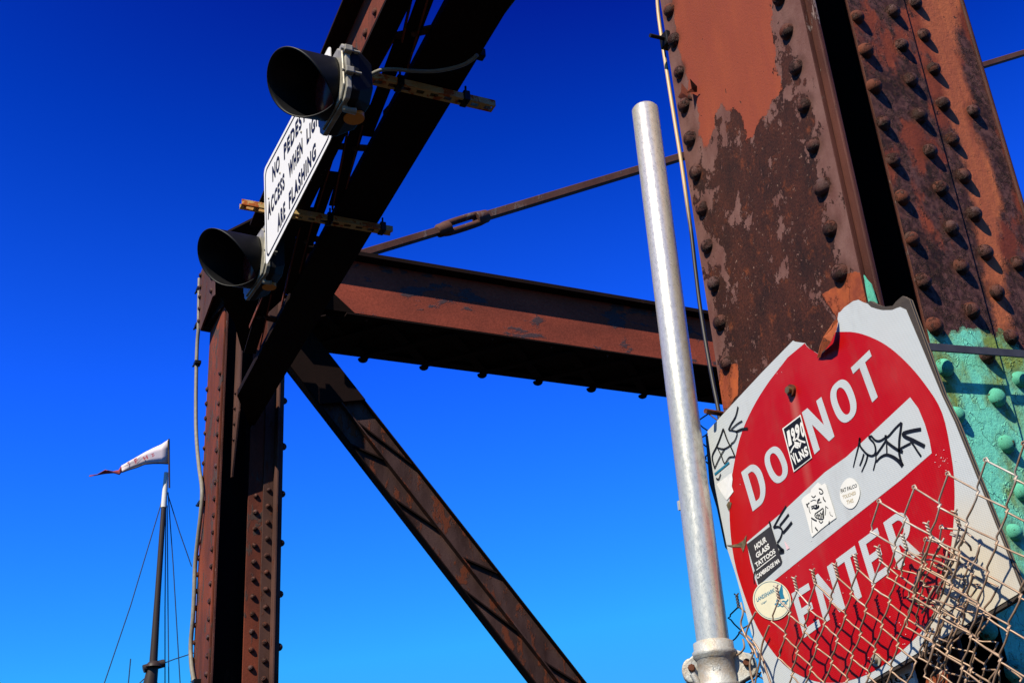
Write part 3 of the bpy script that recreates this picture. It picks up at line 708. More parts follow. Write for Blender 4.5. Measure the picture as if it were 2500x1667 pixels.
# monster face sticker (a generic snarling face)
st5 = MB().poly([sg(G4(*q), 6) for q in [(1225, 560), (1260, 500), (1340, 440), (1400, 400), (1410, 350), (1540, 215), (1590, 240), (1610, 270), (1670, 225), (1700, 260), (1760, 450), (1840, 700), (1892, 890), (1780, 970), (1600, 1110), (1430, 1262), (1400, 1180), (1350, 980), (1290, 760)]]).build('sticker', M['sticker_paper'], sign, recalc=False); st5['label'] = 'white paper sticker with an ink drawing of a snarling face'
mb = MB()
for pts, w_ in (([(1560, 330), (1610, 350), (1640, 400), (1620, 430), (1580, 425), (1575, 390)], .0022), ([(1640, 490), (1655, 540), (1690, 580)], .0025), ([(1320, 620), (1350, 690), (1340, 640), (1380, 600)], .0025), ([(1370, 680), (1380, 760), (1400, 800)], .0016),
                ([(1420, 470), (1460, 500), (1500, 460)], .002), ([(1400, 580), (1460, 550), (1510, 560)], .0014), ([(1540, 620), (1545, 560), (1580, 530)], .004), ([(1560, 600), (1610, 590)], .002), ([(1410, 680), (1460, 660), (1500, 650)], .002), ([(1420, 720), (1470, 690)], .003), ([(1470, 700), (1510, 710), (1555, 680), (1545, 650)], .004), ([(1500, 660), (1530, 660)], .005),
                ([(1480, 820), (1520, 790), (1580, 750), (1640, 710), (1650, 800), (1650, 900), (1610, 920), (1560, 910), (1500, 880), (1480, 830)], .0022), ([(1500, 830), (1530, 850), (1540, 810), (1570, 850), (1590, 790), (1620, 820), (1640, 750)], .0018), ([(1520, 850), (1530, 900)], .002), ([(1550, 840), (1560, 910)], .002), ([(1580, 830), (1590, 910)], .002), ([(1605, 820), (1615, 905)], .002), ([(1630, 800), (1638, 890)], .002),
                ([(1560, 940), (1600, 990), (1640, 950)], .002), ([(1415, 890), (1460, 920), (1520, 950)], .003), ([(1690, 660), (1690, 760), (1680, 840)], .0016), ([(1690, 670), (1740, 710)], .0014), ([(1770, 770), (1780, 830), (1830, 860)], .001), ([(1420, 930), (1425, 1050), (1435, 1170)], .001), ([(1490, 1070), (1515, 1110), (1540, 1135)], .003), ([(1760, 950), (1750, 1000)], .002)):
    stroke(mb, [G4(*q) for q in pts], w_, 7)
mb.build('ink_drawing', M['ink'], st5, recalc=False)
MB().poly([sg(G4(*q), 5) for q in [(895, 1320), (1000, 1470), (945, 1503)]]).build('paper_scrap', M['pink'], sign, recalc=False)
# marker tags
for spec in ([([(150, 530), (120, 700), (70, 900), (22, 1100)], (.004, .0022)), ([(145, 540), (150, 680), (220, 780), (290, 850), (370, 880), (430, 850), (450, 760), (420, 640), (350, 560), (325, 520), (370, 505), (400, 540), (460, 590), (540, 590), (640, 530), (700, 500), (830, 350), (945, 240)], .0040),
              ([(225, 840), (190, 960), (145, 1070)], (.004, .003)), ([(300, 860), (270, 980), (225, 1090), (180, 1190)], (.004, .002)), ([(945, 240), (930, 380), (905, 560), (900, 760), (910, 880), (965, 1060)], (.005, .005)), ([(640, 480), (660, 600), (760, 690), (880, 770), (970, 805)], (.005, .006)), ([(645, 590), (560, 720), (460, 860)], .004), ([(660, 640), (665, 840)], .003),
              ([(450, 830), (455, 950), (430, 1060), (405, 1160)], (.003, .0025)), ([(460, 1000), (540, 910), (650, 860), (760, 890), (880, 970), (970, 1075)], (.003, .008)), ([(910, 750), (1020, 690), (1120, 640)], .004), ([(1320, 370), (1150, 400), (985, 450), (1010, 510), (1180, 590), (1390, 700)], (.006, .007)), ([(1120, 600), (1180, 680), (1250, 790), (1320, 890)], (.004, .004))],):
    mb = MB()
    for pts, w_ in spec: stroke(mb, [G3(*q) for q in pts], w_, 5)
    o = mb.build('marker_tag', M['ink'], sign, recalc=False)
mb = MB()
for pts, w_ in (([(318, 915), (300, 990), (265, 1050), (245, 1095)], .004), ([(245, 1095), (300, 1105), (310, 1130), (290, 1180), (265, 1200)], .003), ([(265, 1090), (310, 1050), (350, 1025)], .003), ([(300, 1110), (345, 1090), (392, 1085)], (.004, .006)), ([(205, 1085), (175, 1170), (150, 1230), (120, 1300), (140, 1390)], .004), ([(205, 1085), (235, 1170), (270, 1240), (295, 1300)], .004), ([(150, 1225), (210, 1240), (270, 1205)], .003), ([(140, 1385), (180, 1300), (215, 1240)], .003), ([(165, 1240), (190, 1290), (215, 1350), (250, 1305), (290, 1300)], .003), ([(185, 1430), (170, 1470), (150, 1465)], .003)):
    stroke(mb, [S5(*q) for q in pts], w_, 5)
for pts, w_ in (([(935, 665), (800, 880), (690, 1080)], .0045), ([(985, 820), (900, 930), (810, 1040)], .005), ([(690, 1080), (780, 1060), (850, 1110), (850, 1200), (810, 1300), (760, 1370)], .0045), ([(1045, 970), (960, 1080), (870, 1180)], .006), ([(610, 955), (640, 1060)], .005), ([(760, 1390), (830, 1480), (880, 1530), (800, 1540)], (.006, .009))):
    stroke(mb, [G4(*q) for q in pts], w_, 5)
stroke(mb, [S6(430, 740), S6(425, 790), S6(430, 830)], .003, 5)
mb.build('marker_tag', M['ink'], sign, recalc=False)
# chips and scratches
mb = MB(); rr2 = random.Random(5)
for cx, cy, n, sp in ((2303, 1125, 16, 14), (1815, 1170, 8, 10), (2190, 1545, 14, 16), (2060, 1460, 10, 60), (1990, 1030, 6, 12), (1900, 900, 5, 8), (2120, 1620, 8, 12), (1960, 1390, 8, 50)):
    for _ in range(n):
        x, y = cx + rr2.gauss(0, sp), cy + rr2.gauss(0, sp); a = rr2.uniform(0, 3.14); l_ = rr2.uniform(.6, 3)
        stroke(mb, [(x, y), (x + l_ * math.cos(a), y + l_ * math.sin(a))], rr2.uniform(.0005, .0013), 4)
mb.build('scratches', M['sticker_tape'], sign, recalc=False)
# lower placard peeping out beneath the sign
pc = thing('lower_placard', at(2180, 1720, 'X', 1.475), 'small white board with black capitals in the shade under the red sign', 'placard')
mb = MB().prism([at(x, y, 'X', 1.478) for x, y in [(2130, 1668), (2222, 1615), (2245, 1700), (2150, 1760)]], (.006, 0, 0)); mb.build('board', M['white'], pc)
mb = MB(); g5 = lambda x, y: at(2060 + x / 7.84, 1467 + y / 7.84, 'X', 1.4765)
textq(mb, 'I.U.O.E.', g5(700, 1530), g5(1290, 1360), g5(1330, 1450), g5(740, 1650), bold=.03); mb.build('lettering', M['ink'], pc, recalc=False)
mb = MB(); vs = [at(2060 + x / 7.84, 1467 + y / 7.84, 'X', 1.47) for x, y in [(1580, 1490), (1750, 1420), (1860, 1360), (1950, 1265), (1960, 1300), (1930, 1390), (2010, 1400), (2000, 1560), (2100, 1700), (1700, 1800), (1560, 1600)]]
mb.prism(vs, (.003, 0, 0)); tag(mb.build('paint_flake', M['flake']), 'bright orange curl of old paint below the red sign', 'paint flake')

# ================================================================== CHAIN LINK FENCE
fence = thing('chain_link_fence', (1.42, 1.6, GROUND), 'torn rusty chain link fence hanging in front of the red sign', 'fence')
def sheet(name, X, O, A, B, q0, q1, rows, twist, r=.00165, jt=.0015, tilt=0.0, seed=1, top_off=None, mt=None):
    rg = random.Random(seed)
    o3 = at(*O, 'X', X); a3 = at(O[0] + A[0], O[1] + A[1], 'X', X) - o3; b3 = at(O[0] + B[0], O[1] + B[1], 'X', X) - o3
    nodej = {}
    def node(i, j):
        if (i, j) not in nodej: nodej[(i, j)] = Vector((rg.uniform(-jt, jt) * 1.5, rg.uniform(-jt, jt), rg.uniform(-jt, jt)))
        p_ = o3 + a3 * i + b3 * j + nodej[(i, j)]
        p_.x += tilt * (p_.z - o3.z)
        return p_
    lat = (a3 - b3).normalized(); e = .0032
    mb = MB()
    for q in range(q0, q1 + 1):
        for kind in (0, 1):
            i, j = q, -q; pts = []
            step = kind  # 0: start with +a ; 1: start with +b
            n_r = rows(q) * 2
            seq = [(i, j)]
            for s_ in range(n_r):
                if (s_ + kind) % 2 == 0: i += 1
                else: j += 1
                seq.append((i, j))
            path = []
            for s_, (i_, j_) in enumerate(seq):
                c = node(i_, j_)
                if s_ in (0, len(seq) - 1): path.append(c); continue
                right = ((s_ + kind) % 2 == 1)   # arrived by +a -> right apex
                sgn = 1 if right else -1
                pr_, nx_ = node(*seq[s_ - 1]), node(*seq[s_ + 1])
                d1 = (pr_ - c).normalized(); d2 = (nx_ - c).normalized()
                ctr = c + lat * (sgn * e)
                path += [ctr + d1 * .010 + Vector((.0012 * sgn, 0, 0)), ctr + d1 * .003 + Vector((.0026, 0, 0)) * 1.0, ctr + d2 * .003 - Vector((.0026, 0, 0)), ctr + d2 * .010 - Vector((.0012 * sgn, 0, 0))]
                md = (c + nx_) / 2 + Vector((rg.uniform(-.001, .001), rg.uniform(-.001, .001), 0)); path.append(md)
            mb.tube(path, r, 6)
        if twist:
            c = node(q, -q); up = (-(a3 + b3)).normalized(); up = (up + Vector((-.05, 0, 0))).normalized(); sd = up.cross(Vector((1, 0, 0))).normalized()
            for ph in (0, math.pi):
                hp = []
                for s_ in range(15):
                    f_ = s_ / 14; an = ph + f_ * 2 * math.pi * 2.2; rad = .0022
                    hp.append(c + up * (.026 * f_ - .002) + sd * math.cos(an) * rad + Vector((1, 0, 0)) * math.sin(an) * rad)
                tipd = sd * (1 if ph else -1)
                hp.append(hp[-1] + tipd * .005 + up * .003)
                mb.tube(hp, r * .92, 6)
        else:
            c = node(q, -q); up = (-(a3 + b3)).normalized()
            mb.tube([c - lat * .004, c + up * .004 - lat * .002, c + up * .004 + lat * .003, c + lat * .004 - up * .003], r, 6)
    o = mb.build(name, mt or M['wire'], fence, recalc=False)
    return o
sheet('wire_mesh', 1.395, S6(1200, 725), (37.5, 39), (-16.5, 57.5), -4, 1, lambda q: 6, True, seed=2)
sheet('wire_mesh', 1.39, S6(1205, 725), (40, 36), (-17, 57), 2, 4, lambda q: 6, True, seed=12, jt=.004)
sheet('wire_mesh', 1.37, S8(1000, 222), (75, 41.5), (-21.5, 77), -3, 4, lambda q: 6 if q > -2 else 4, False, seed=3, jt=.002)
sheet('wire_mesh', 1.412, S8(640, 700), (34, 17), (-16, 46), -1, 1, lambda q: 6, False, seed=9, jt=.006, r=.0015)
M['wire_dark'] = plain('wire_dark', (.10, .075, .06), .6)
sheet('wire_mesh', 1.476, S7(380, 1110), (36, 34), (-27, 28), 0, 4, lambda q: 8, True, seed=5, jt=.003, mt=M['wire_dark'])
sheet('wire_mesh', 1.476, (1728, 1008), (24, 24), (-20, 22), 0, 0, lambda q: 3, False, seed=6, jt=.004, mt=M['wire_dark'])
# bunched left edge of the torn mesh: heavy drooping hooks
mb = MB()
def wire(pts, X, r=.0021):
    xs_ = X if isinstance(X, (list, tuple)) else [X] * len(pts)
    MB().tube(smooth_loop([at(*q, 'X', x_) for q, x_ in zip(pts, xs_)], 5, False), r, 6).build('loose_wire', M['wire'], fence, recalc=False)
wire([S6(330, 970), S6(345, 1050), S6(330, 1130), S6(365, 1220), S6(400, 1290), S6(420, 1340)], 1.42)
wire([S6(440, 1040), S6(380, 1160), S6(370, 1230), S6(420, 1300), S6(450, 1380)], 1.41)
wire([S6(375, 1215), S6(430, 1270), S6(480, 1360), S6(520, 1480), S6(560, 1600)], 1.425)
wire([S6(345, 1240), S6(355, 1300), S6(330, 1340), S6(300, 1360)], 1.43)
wire([S6(400, 1270), S6(425, 1330), S6(400, 1400), S6(400, 1480), S6(430, 1600)], 1.43)
wire([S6(540, 1140), S6(490, 1270), S6(470, 1400), S6(440, 1540), S6(430, 1640)], 1.415)
for _ in range(20):
    x0, y0 = rr2.uniform(560, 860), rr2.uniform(640, 1250)
    a = rr2.choice([0, 1]); dx, dy = ((rr2.uniform(70, 170), rr2.uniform(30, 90)) if a else (rr2.uniform(-70, -20), rr2.uniform(110, 230)))
    X0 = rr2.uniform(1.375, 1.43)
    wire([S8(x0, y0), S8(x0 + dx * .5 + rr2.uniform(-12, 12), y0 + dy * .5 + rr2.uniform(-8, 8)), S8(x0 + dx, y0 + dy), S8(x0 + dx + rr2.uniform(-25, 25), y0 + dy + rr2.uniform(5, 40))], [X0, X0 - .006, X0, X0 + .006], .0019)

# ================================================================== FAR POST
FP = 6.6
post = thing('steel_post', (1.55, 6.8, GROUND), 'dark riveted steel truss post at left, its narrow side face lit orange brown', 'post')
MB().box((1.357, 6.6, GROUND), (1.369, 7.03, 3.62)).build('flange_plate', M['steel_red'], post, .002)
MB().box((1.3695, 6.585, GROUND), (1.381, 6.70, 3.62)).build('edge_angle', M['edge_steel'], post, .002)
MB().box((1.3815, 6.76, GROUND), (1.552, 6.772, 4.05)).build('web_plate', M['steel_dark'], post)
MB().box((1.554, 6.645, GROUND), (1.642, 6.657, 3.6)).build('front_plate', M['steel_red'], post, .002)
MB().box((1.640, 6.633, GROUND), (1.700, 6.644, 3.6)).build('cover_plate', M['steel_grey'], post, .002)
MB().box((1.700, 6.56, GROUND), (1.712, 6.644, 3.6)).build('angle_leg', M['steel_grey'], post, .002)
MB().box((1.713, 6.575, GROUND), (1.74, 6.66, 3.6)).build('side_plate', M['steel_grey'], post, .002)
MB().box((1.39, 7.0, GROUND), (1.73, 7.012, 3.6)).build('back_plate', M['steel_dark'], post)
# far column rivets
P = [Vector((1.357, 6.63, 3.05 - .1 * i)) for i in range(21)] + [Vector((1.357, 7.005, 3.1 - .1 * i)) for i in range(21)]
rivets(post, P, (-1, 0, 0), .017, .015, M['rivet'])
P = [Vector((1.600, 6.645, 2.29 - .1 * i)) for i in range(13)]
rivets(post, P, (0, -1, 0), .0165, .016, M['rivet'])
P = [Vector((1.672, 6.633, 2.33 - .1 * i)) for i in range(14)]
rivets(post, P, (0, -1, 0), .0165, .016, M['rivet'])
P = [Vector((1.452, 6.76, 2.36 - .1 * i)) for i in range(0)]
P = [Vector((1.742, 6.60, 2.9 - .3 * i)) for i in range(7)]
rivets(post, P, (1, 0, 0), .022, .024, M['rivet'])
MB().prism([(1.44, 6.48, 3.4), (1.44, 6.48, 2.75), (1.44, 6.60, 2.38), (1.44, 6.635, 2.38), (1.44, 6.635, 3.4)], (.012, 0, 0)).build('stiffener_plate', M['steel_grey'], post, .002)
rivets(post, [Vector((1.44, 6.56, 2.9 - .1 * i)) for i in range(4)], (-1, 0, 0), .013, .014, M['rivet'])
# gusset plates where post, chord and strut meet
gus = [at(*C2(*q), 'X', 1.285) for q in [(118, 560), (125, 520), (135, 490), (150, 472), (238, 545), (236, 688), (215, 705), (122, 960), (108, 930), (112, 650)]]
MB().prism(gus, (.012, 0, 0)).build('gusset_plate', M['steel_grey'], post, .002)
gp = [(1.285 + .012, .0)]
rivets(post, [at(*C2(*q), 'X', 1.285) for q in [(130, 540), (127, 630), (124, 705), (120, 795), (116, 890), (215, 560), (210, 660)]], (-1, 0, 0), .018, .016, M['rivet'])
# underside bracket (faces down and away from the sun)
ub = [at(*C2(*q), 'Z', 3.50) for q in [(236, 688), (310, 692), (420, 620), (760, 700), (700, 1000), (330, 850), (198, 975), (122, 965)]]
b0 = [at(*C2(236, 688), 'X', 1.297), at(*C2(122, 965), 'X', 1.297)]
MB().prism([b0[0], at(*C2(320, 690), 'Y', 6.56), at(*C2(300, 775), 'Y', 6.60), at(*C2(195, 978), 'X', 1.36), b0[1]], (.01, .0, .02)).build('gusset_angle', M['steel_dark'], post)
# triangular plate rising to the chord, seen from below
tp = [ch(*q) for q in [(1.10, 5.5, 2.90)]]
P3 = [atch(*C2(*q), 3.0) for q in [(548, 40), (532, 110), (325, 215), (330, 420), (236, 548), (237, 690), (300, 700), (303, 776), (380, 900), (440, 1120), (560, 900), (760, 720), (900, 300)]]
MB().prism(P3, (0, 0, .012)).build('gusset_plate', M['steel_dark'], post)

# ================================================================== TOP CHORD
chord = thing('truss_chord', ch(1.34, 6.1, 2.70), 'heavy dark overhead truss chord running up to the right from the far post', 'steel beam')
Y0c, Y1c = 2.15, 6.62
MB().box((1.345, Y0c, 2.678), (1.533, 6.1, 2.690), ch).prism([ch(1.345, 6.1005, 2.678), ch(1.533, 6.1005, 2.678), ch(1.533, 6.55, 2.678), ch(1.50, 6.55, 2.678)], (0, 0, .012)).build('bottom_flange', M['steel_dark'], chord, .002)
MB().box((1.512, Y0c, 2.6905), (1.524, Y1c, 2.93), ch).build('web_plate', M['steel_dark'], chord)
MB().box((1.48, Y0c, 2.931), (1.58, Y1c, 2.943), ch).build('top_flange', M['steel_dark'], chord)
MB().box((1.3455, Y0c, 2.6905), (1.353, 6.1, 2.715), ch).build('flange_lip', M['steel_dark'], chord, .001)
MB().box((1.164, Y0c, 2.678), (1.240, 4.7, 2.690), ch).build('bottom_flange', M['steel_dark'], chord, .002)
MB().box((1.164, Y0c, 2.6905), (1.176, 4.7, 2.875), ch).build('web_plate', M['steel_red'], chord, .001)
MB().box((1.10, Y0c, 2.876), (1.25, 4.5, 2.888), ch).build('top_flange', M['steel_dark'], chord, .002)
rivets(chord, [ch(1.164, 2.3 + .11 * i, z_) for i in range(16) for z_ in (2.72,)], (-1, 0, 0), .015, .013, M['rivet_red'])
def cbar(p_, q_, w_, name, mt, zp=2.692, th=.009):
    a, b = atch(*p_, zp), atch(*q_, zp); d = (b - a); wv = Vector((0, 0, 1)).cross(d).normalized() * w_
    return MB().bar(a, b, wv, (0, 0, th)).build(name, mt, chord, .0015)
def C1p(x, y): return C1(x, y)
cbar(C1(1780, -140), C1(1540, 500), .052, 'lacing_bar', M['steel_dark'])
cbar(C1(1560, 300), C1(1300, 980), .048, 'lacing_bar', M['steel_dark'], 2.694)
cbar(C1(1290, 760), C1(1080, 1480), .050, 'lacing_bar', M['steel_dark'])
cbar(C1(1060, 1240), C1(880, 1760), .050, 'lacing_bar', M['steel_dark'], 2.694)
cbar(C2(960, 30), C2(830, 680), .055, 'lacing_bar', M['steel_dark'])
cbar(C2(690, 520), C2(500, 1140), .060, 'lacing_bar', M['steel_dark'], 2.694)
cbar(C1(1450, 283), C1(1840, 205), .034, 'tie_plate', M['steel_grey'], 2.700)
cbar(C1(1070, 1055), C1(1380, 1075), .034, 'tie_plate', M['steel_grey'], 2.700)
cbar(C2(800, 215), C2(1070, 285), .04, 'tie_plate', M['steel_grey'], 2.700)
cbar(C2(590, 860), C2(760, 900), .05, 'tie_plate', M['steel_grey'], 2.700)
rivets(chord, [atch(*C1(*q), 2.69) for q in [(1490, 262), (1650, 240), (1360, 495), (1095, 1040), (1225, 1060), (985, 1235), (1010, 1200)]] + [atch(*C2(*q), 2.69) for q in [(830, 220), (930, 275), (735, 385), (625, 850), (570, 855)]], (0, 0, -1), .012, .012, M['rivet'])
# thin flange lips along the lattice
for p_, q_ in ((C1(1630, 0), C1(1560, 310)), (C1(1745, 0), C1(1600, 500)), (C1(1650, 590), C1(1430, 830)), (C1(1500, 290), C1(1370, 520)), (C1(1170, 960), C1(1060, 1510)), (C1(1280, 900), C1(1160, 1360)), (C1(1090, 1060), C1(940, 1540)), (C2(900, 110), C2(745, 780)), (C2(985, 120), C2(880, 530)), (C2(830, 250), C2(725, 440)), (C2(600, 710), C2(500, 950)), (C2(665, 690), C2(580, 1100))):
    a, b = atch(*p_, 2.686), atch(*q_, 2.686)
    MB().bar(a, b, (.006, 0, 0), (0, 0, .02)).build('angle_lip', M['steel_red'], chord)

# cable clipped along the chord's right side
cc_ = thing('chord_cable', ch(1.6, 3, 2.70), 'dark cable clipped along the right side of the overhead chord', 'cable')
MB().tube(smooth_loop([atch(*C1(*q), 2.70) for q in [(2520, -250), (2400, -60), (2250, 140), (2180, 250), (2120, 370), (2095, 410)]], 4, False), .007, 8).build('cable_run', M['black_paint'], cc_)
q = atch(*C1(2110, 395), 2.70); MB().box(q - Vector((.02, .015, .012)), q + Vector((.02, .015, .02))).build('beam_clamp', M['black_paint'], cc_, .003)

# ================================================================== MOUNTING RAILS
M['rail'] = rusty('rail_yellow', (1.0, .74, .34), (.95, .50, .16), (.75, .18, .04), 22, .53, .55, .001, (1, 1, 1))
def rail(y, x0, x1, z, label):
    r_ = thing('mounting_rail', (x0, y, z), label, 'metal rail', 'slotted rails clamped under the overhead chord')
    w2, hgt, t_ = .020, .024, .003
    mb = MB(); mb.box((x0, y - w2, z), (x1, y - w2 + t_, z + hgt)); mb.box((x0, y + w2 - t_, z), (x1, y + w2, z + hgt))
    # slotted floor
    n = int((x1 - x0) / .05); 
    for i in range(n + 1):
        xa = x0 + i * .05; mb.box((xa, y - w2 + t_, z), (min(xa + .022, x1), y + w2 - t_, z + t_))
    for yy in (y - w2 + t_, y + w2 - t_ - .008): mb.box((x0, yy, z + .0002), (x1, yy + .008, z + t_ - .0002))
    mb.build('channel', M['rail'], r_)
    mb = MB(); 
    return r_
def clampon(r_, x, y, z):
    o = MB().box((x - .012, y - .024, z - .004), (x + .012, y + .024, z + .036)).build('beam_clamp', M['black_paint'], r_, .003)
    MB().tube([(x, y - .012, z - .012), (x, y - .012, z + .06)], .004, 8).build('bolt', M['steel_dark'], o)
R1 = rail(2.985, .80, 1.508, 2.497, 'slotted yellowish rail under the chord that carries the upper signal light')
R2 = rail(3.95, .856, 1.482, 2.540, 'slotted rust-stained rail under the chord that carries the lower end of the sign')
clampon(R1, 1.40, 2.985, 2.497); clampon(R1, 1.16, 2.985, 2.497); clampon(R2, 1.44, 3.95, 2.54); clampon(R2, 1.215, 3.95, 2.54)

# ================================================================== PEDESTRIAN SIGN
NX = .93
ps = thing('pedestrian_sign', at(727, 380, 'X', NX), 'white board reading NO PEDESTRIAN ACCESS WHEN LIGHTS ARE FLASHING, hung under the chord', 'sign')
bl, tl, tr, br = [at(*q, 'X', NX) for q in ((649, 651), (644, 415), (806, 108), (811, 333))]
def pm(u, v_, k=0): q = (bl * (1 - u) + br * u) * (1 - v_) + (tl * (1 - u) + tr * u) * v_; return q + Vector((-.0012 * k, 0, 0))
def rrect(u0, u1, v0, v1, ru, rv, k, n=6):
    o = []
    for cx, cy, a0 in ((u1 - ru, v1 - rv, 0), (u0 + ru, v1 - rv, 90), (u0 + ru, v0 + rv, 180), (u1 - ru, v0 + rv, 270)):
        for i in range(n + 1):
            a = math.radians(a0 + 90 * i / n); o.append(pm(cx + ru * math.cos(a), cy + rv * math.sin(a), k))
    return o
MB().prism(rrect(0, 1, 0, 1, .035, .06, 0), (.003, 0, 0)).build('panel', M['white'], ps)
MB().ring(rrect(.022, .978, .045, .955, .04, .08, 1), rrect(.031, .969, .063, .937, .034, .07, 1)).build('border', M['ink'], ps, recalc=False)
mb = MB()
def prow(txt, u0, u1, v0, v1): textq(mb, txt, pm(u0, v1, 1), pm(u1, v1, 1), pm(u1, v0, 1), pm(u0, v0, 1), bold=.04, space=1.22)
prow('NO', .145, .265, .69, .86); prow('PEDESTRIAN', .335, .90, .69, .86)
prow('ACCESS', .055, .335, .40, .57); prow('WHEN', .40, .61, .40, .57); prow('LIGHTS', .67, .94, .40, .57)
prow('ARE', .21, .335, .10, .27); prow('FLASHING', .395, .79, .10, .27)
mb.build('lettering', M['ink'], ps, recalc=False)
for u_, v_ in ((.27, .64), (.08, .60), (.6, .64)):
    q = pm(u_, v_, 1); MB().dome(q, (-1, 0, 0), .005, .004, 10, 3).build('bolt', M['alloy'], ps, recalc=False)

# ================================================================== SIGNAL LIGHTS
def signal(corners, X, label, rows_):
    c = [at(*q, 'X', X) for q in corners]      # near top, near bottom, far bottom, far top of the door
    ctr = sum(c, Vector()) / 4
    hw = ((c[0] - c[3]).length + (c[1] - c[2]).length) / 4; hh = ((c[0] - c[1]).length + (c[3] - c[2]).length) / 4
    s_ = thing('flashing_signal', ctr, label, 'signal light', 'hooded signal lights under the overhead chord')
    F = Vector((-math.cos(rows_['yaw']), -math.sin(rows_['yaw']), -math.sin(rows_['dip']))).normalized(); Sd = F.cross(Vector((0, 0, 1))).normalized(); Up = Sd.cross(F).normalized()
    if Up.z < 0: Up = -Up
    P_ = lambda a, u, d: ctr + Sd * a + Up * u + F * d
    H = hh * 1.0; Wd = hw
    def oct_(a, u, d, k): return [P_(-a + k, -u, d), P_(a - k, -u, d), P_(a, -u + k, d), P_(a, u - k, d), P_(a - k, u, d), P_(-a + k, u, d), P_(-a, u - k, d), P_(-a, -u + k, d)]
    def loft(mb, loops):
        n = len(loops[0]); vs = [v_ for L in loops for v_ in L]
        fs = [(i * n + j, i * n + (j + 1) % n, (i + 1) * n + (j + 1) % n, (i + 1) * n + j) for i in range(len(loops) - 1) for j in range(n)]
        fs += [tuple(range(n)), tuple(range(len(vs) - 1, len(vs) - n - 1, -1))]; mb.add(vs, fs)
    mb = MB(); loft(mb, [oct_(Wd, H, -.012, .02), oct_(Wd, H, -.035, .02), oct_(Wd * .84, H * .84, -.082, .035)]); hs = mb.build('housing', M['charcoal'], s_, .004)
    # amber cap under the housing
    q = P_(-.012, -H * .93 - .002, -.052); mb = MB().tube([q + Up * .008, q - Up * .008], .029, 28); mb.build('drain_cap', M['amber'], s_)
    mb = MB(); loft(mb, [oct_(Wd * 1.03, H * 1.03, -.0115, .022), oct_(Wd * 1.03, H * 1.03, .004, .022)]); loft(mb, [oct_(Wd * .97, H * .97, .0045, .03), oct_(Wd * .95, H * .95, .011, .03)])
    dr = mb.build('door_frame', M['alloy'], s_, .003)
    for a_, u_ in ((1, .6), (-1, .6), (-1, -.2)):
        q = P_(a_ * Wd * 1.05, u_ * H, -.004); MB().box(q - Vector((.012, .012, .010)), q + Vector((.012, .012, .010))).build('latch', M['alloy'], s_, .003)
        MB().tube([q + F * .02, q - F * .035], .004, 8).build('wing_screw', M['alloy'], s_)
    R0 = min(Wd, H) * 1.0; N_ = 48
    q = P_(0, 0, .013); mb = MB(); mb.dome(q, F, R0 * .93, .03, 40, 6); mb.build('lens', M['lens'], s_)
    mb = MB(); Lmax, Lmin = rows_['len'], rows_['len'] * .03; vs = []; K_ = 10
    for kk in range(K_ + 1):
        for j in range(N_):
            th = 2 * math.pi * j / N_; tp_ = .5 + .5 * math.cos(th - math.radians(30)); L = Lmin + (Lmax - Lmin) * tp_ ** .6
            d = .012 + L * kk / K_; R = R0 * (1 + .03 * kk / K_)
            vs.append(P_(R * math.sin(th), R * math.cos(th), d))
    fs = [(i * N_ + j, i * N_ + (j + 1) % N_, (i + 1) * N_ + (j + 1) % N_, (i + 1) * N_ + j) for i in range(K_) for j in range(N_)]
    mb.add(vs, fs, True); vo = mb.build('visor', M['black_paint'], s_); so_ = vo.modifiers.new('solid', 'SOLIDIFY'); so_.thickness = .004
    # mounting ears
    q = P_(Wd * .3, H * 1.12, -.05); MB().box(q - Vector((.02, .015, .03)), q + Vector((.02, .015, .03))).build('hanger_bracket', M['alloy'], s_, .003)
    q = P_(-Wd * .5, -H * 1.12, -.01); MB().tube([q + Up * .03, q, q - F * .03], .010, 10).build('lower_bracket', M['alloy'], s_)
    return s_
SG1 = signal([(842, 108), (844, 230), (786, 332), (784, 210)], .80, 'upper hooded signal light, black visor pointing left, beside the high end of the white board', dict(yaw=math.radians(2), dip=math.radians(3), len=.158))
SG2 = signal([(645, 562), (647, 664), (606, 720), (604, 622)], 1.0, 'lower hooded signal light, black visor pointing left, below the low corner of the white board', dict(yaw=math.radians(4), dip=math.radians(2), len=.215))
# flexible conduit from the upper signal
fc = thing('signal_cable', atch(*C1(1360, 525), 2.62), 'grey ribbed flexible cable looping from the upper signal to the overhead chord', 'cable')
MB().tube(smooth_loop([atch(*C1(*q), 2.61) for q in [(1290, 590), (1330, 545), (1370, 520), (1430, 500), (1520, 500), (1640, 510), (1780, 512), (1900, 495), (2000, 465), (2060, 430), (2100, 395)]], 5, False), .0065, 8).build('ribbed_hose', M['cable'], fc)

# ================================================================== PORTAL STRUT
st = thing('portal_strut', (2.2, 6.9, 3.6), 'long boxed steel strut across the gap, red brown face lit and lattice underside dark', 'steel beam')
XE = 7.2
def facepoly(pts, yv): return [at(*q, 'Y', yv) for q in pts]
fw = [at(839, 677, 'Y', 6.6), at(814, 715, 'Y', 6.6), at(866, 764.5, 'Y', 6.6)]
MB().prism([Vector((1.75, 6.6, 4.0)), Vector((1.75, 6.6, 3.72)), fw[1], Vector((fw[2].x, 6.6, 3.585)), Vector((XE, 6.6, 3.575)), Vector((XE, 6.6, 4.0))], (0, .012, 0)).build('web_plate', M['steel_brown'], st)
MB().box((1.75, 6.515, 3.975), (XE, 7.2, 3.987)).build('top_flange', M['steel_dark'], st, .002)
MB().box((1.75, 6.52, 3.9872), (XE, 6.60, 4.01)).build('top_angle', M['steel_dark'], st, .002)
MB().box((2.15, 6.594, 3.566), (XE, 6.71, 3.578)).build('bottom_angle', M['steel_dark'], st, .002)
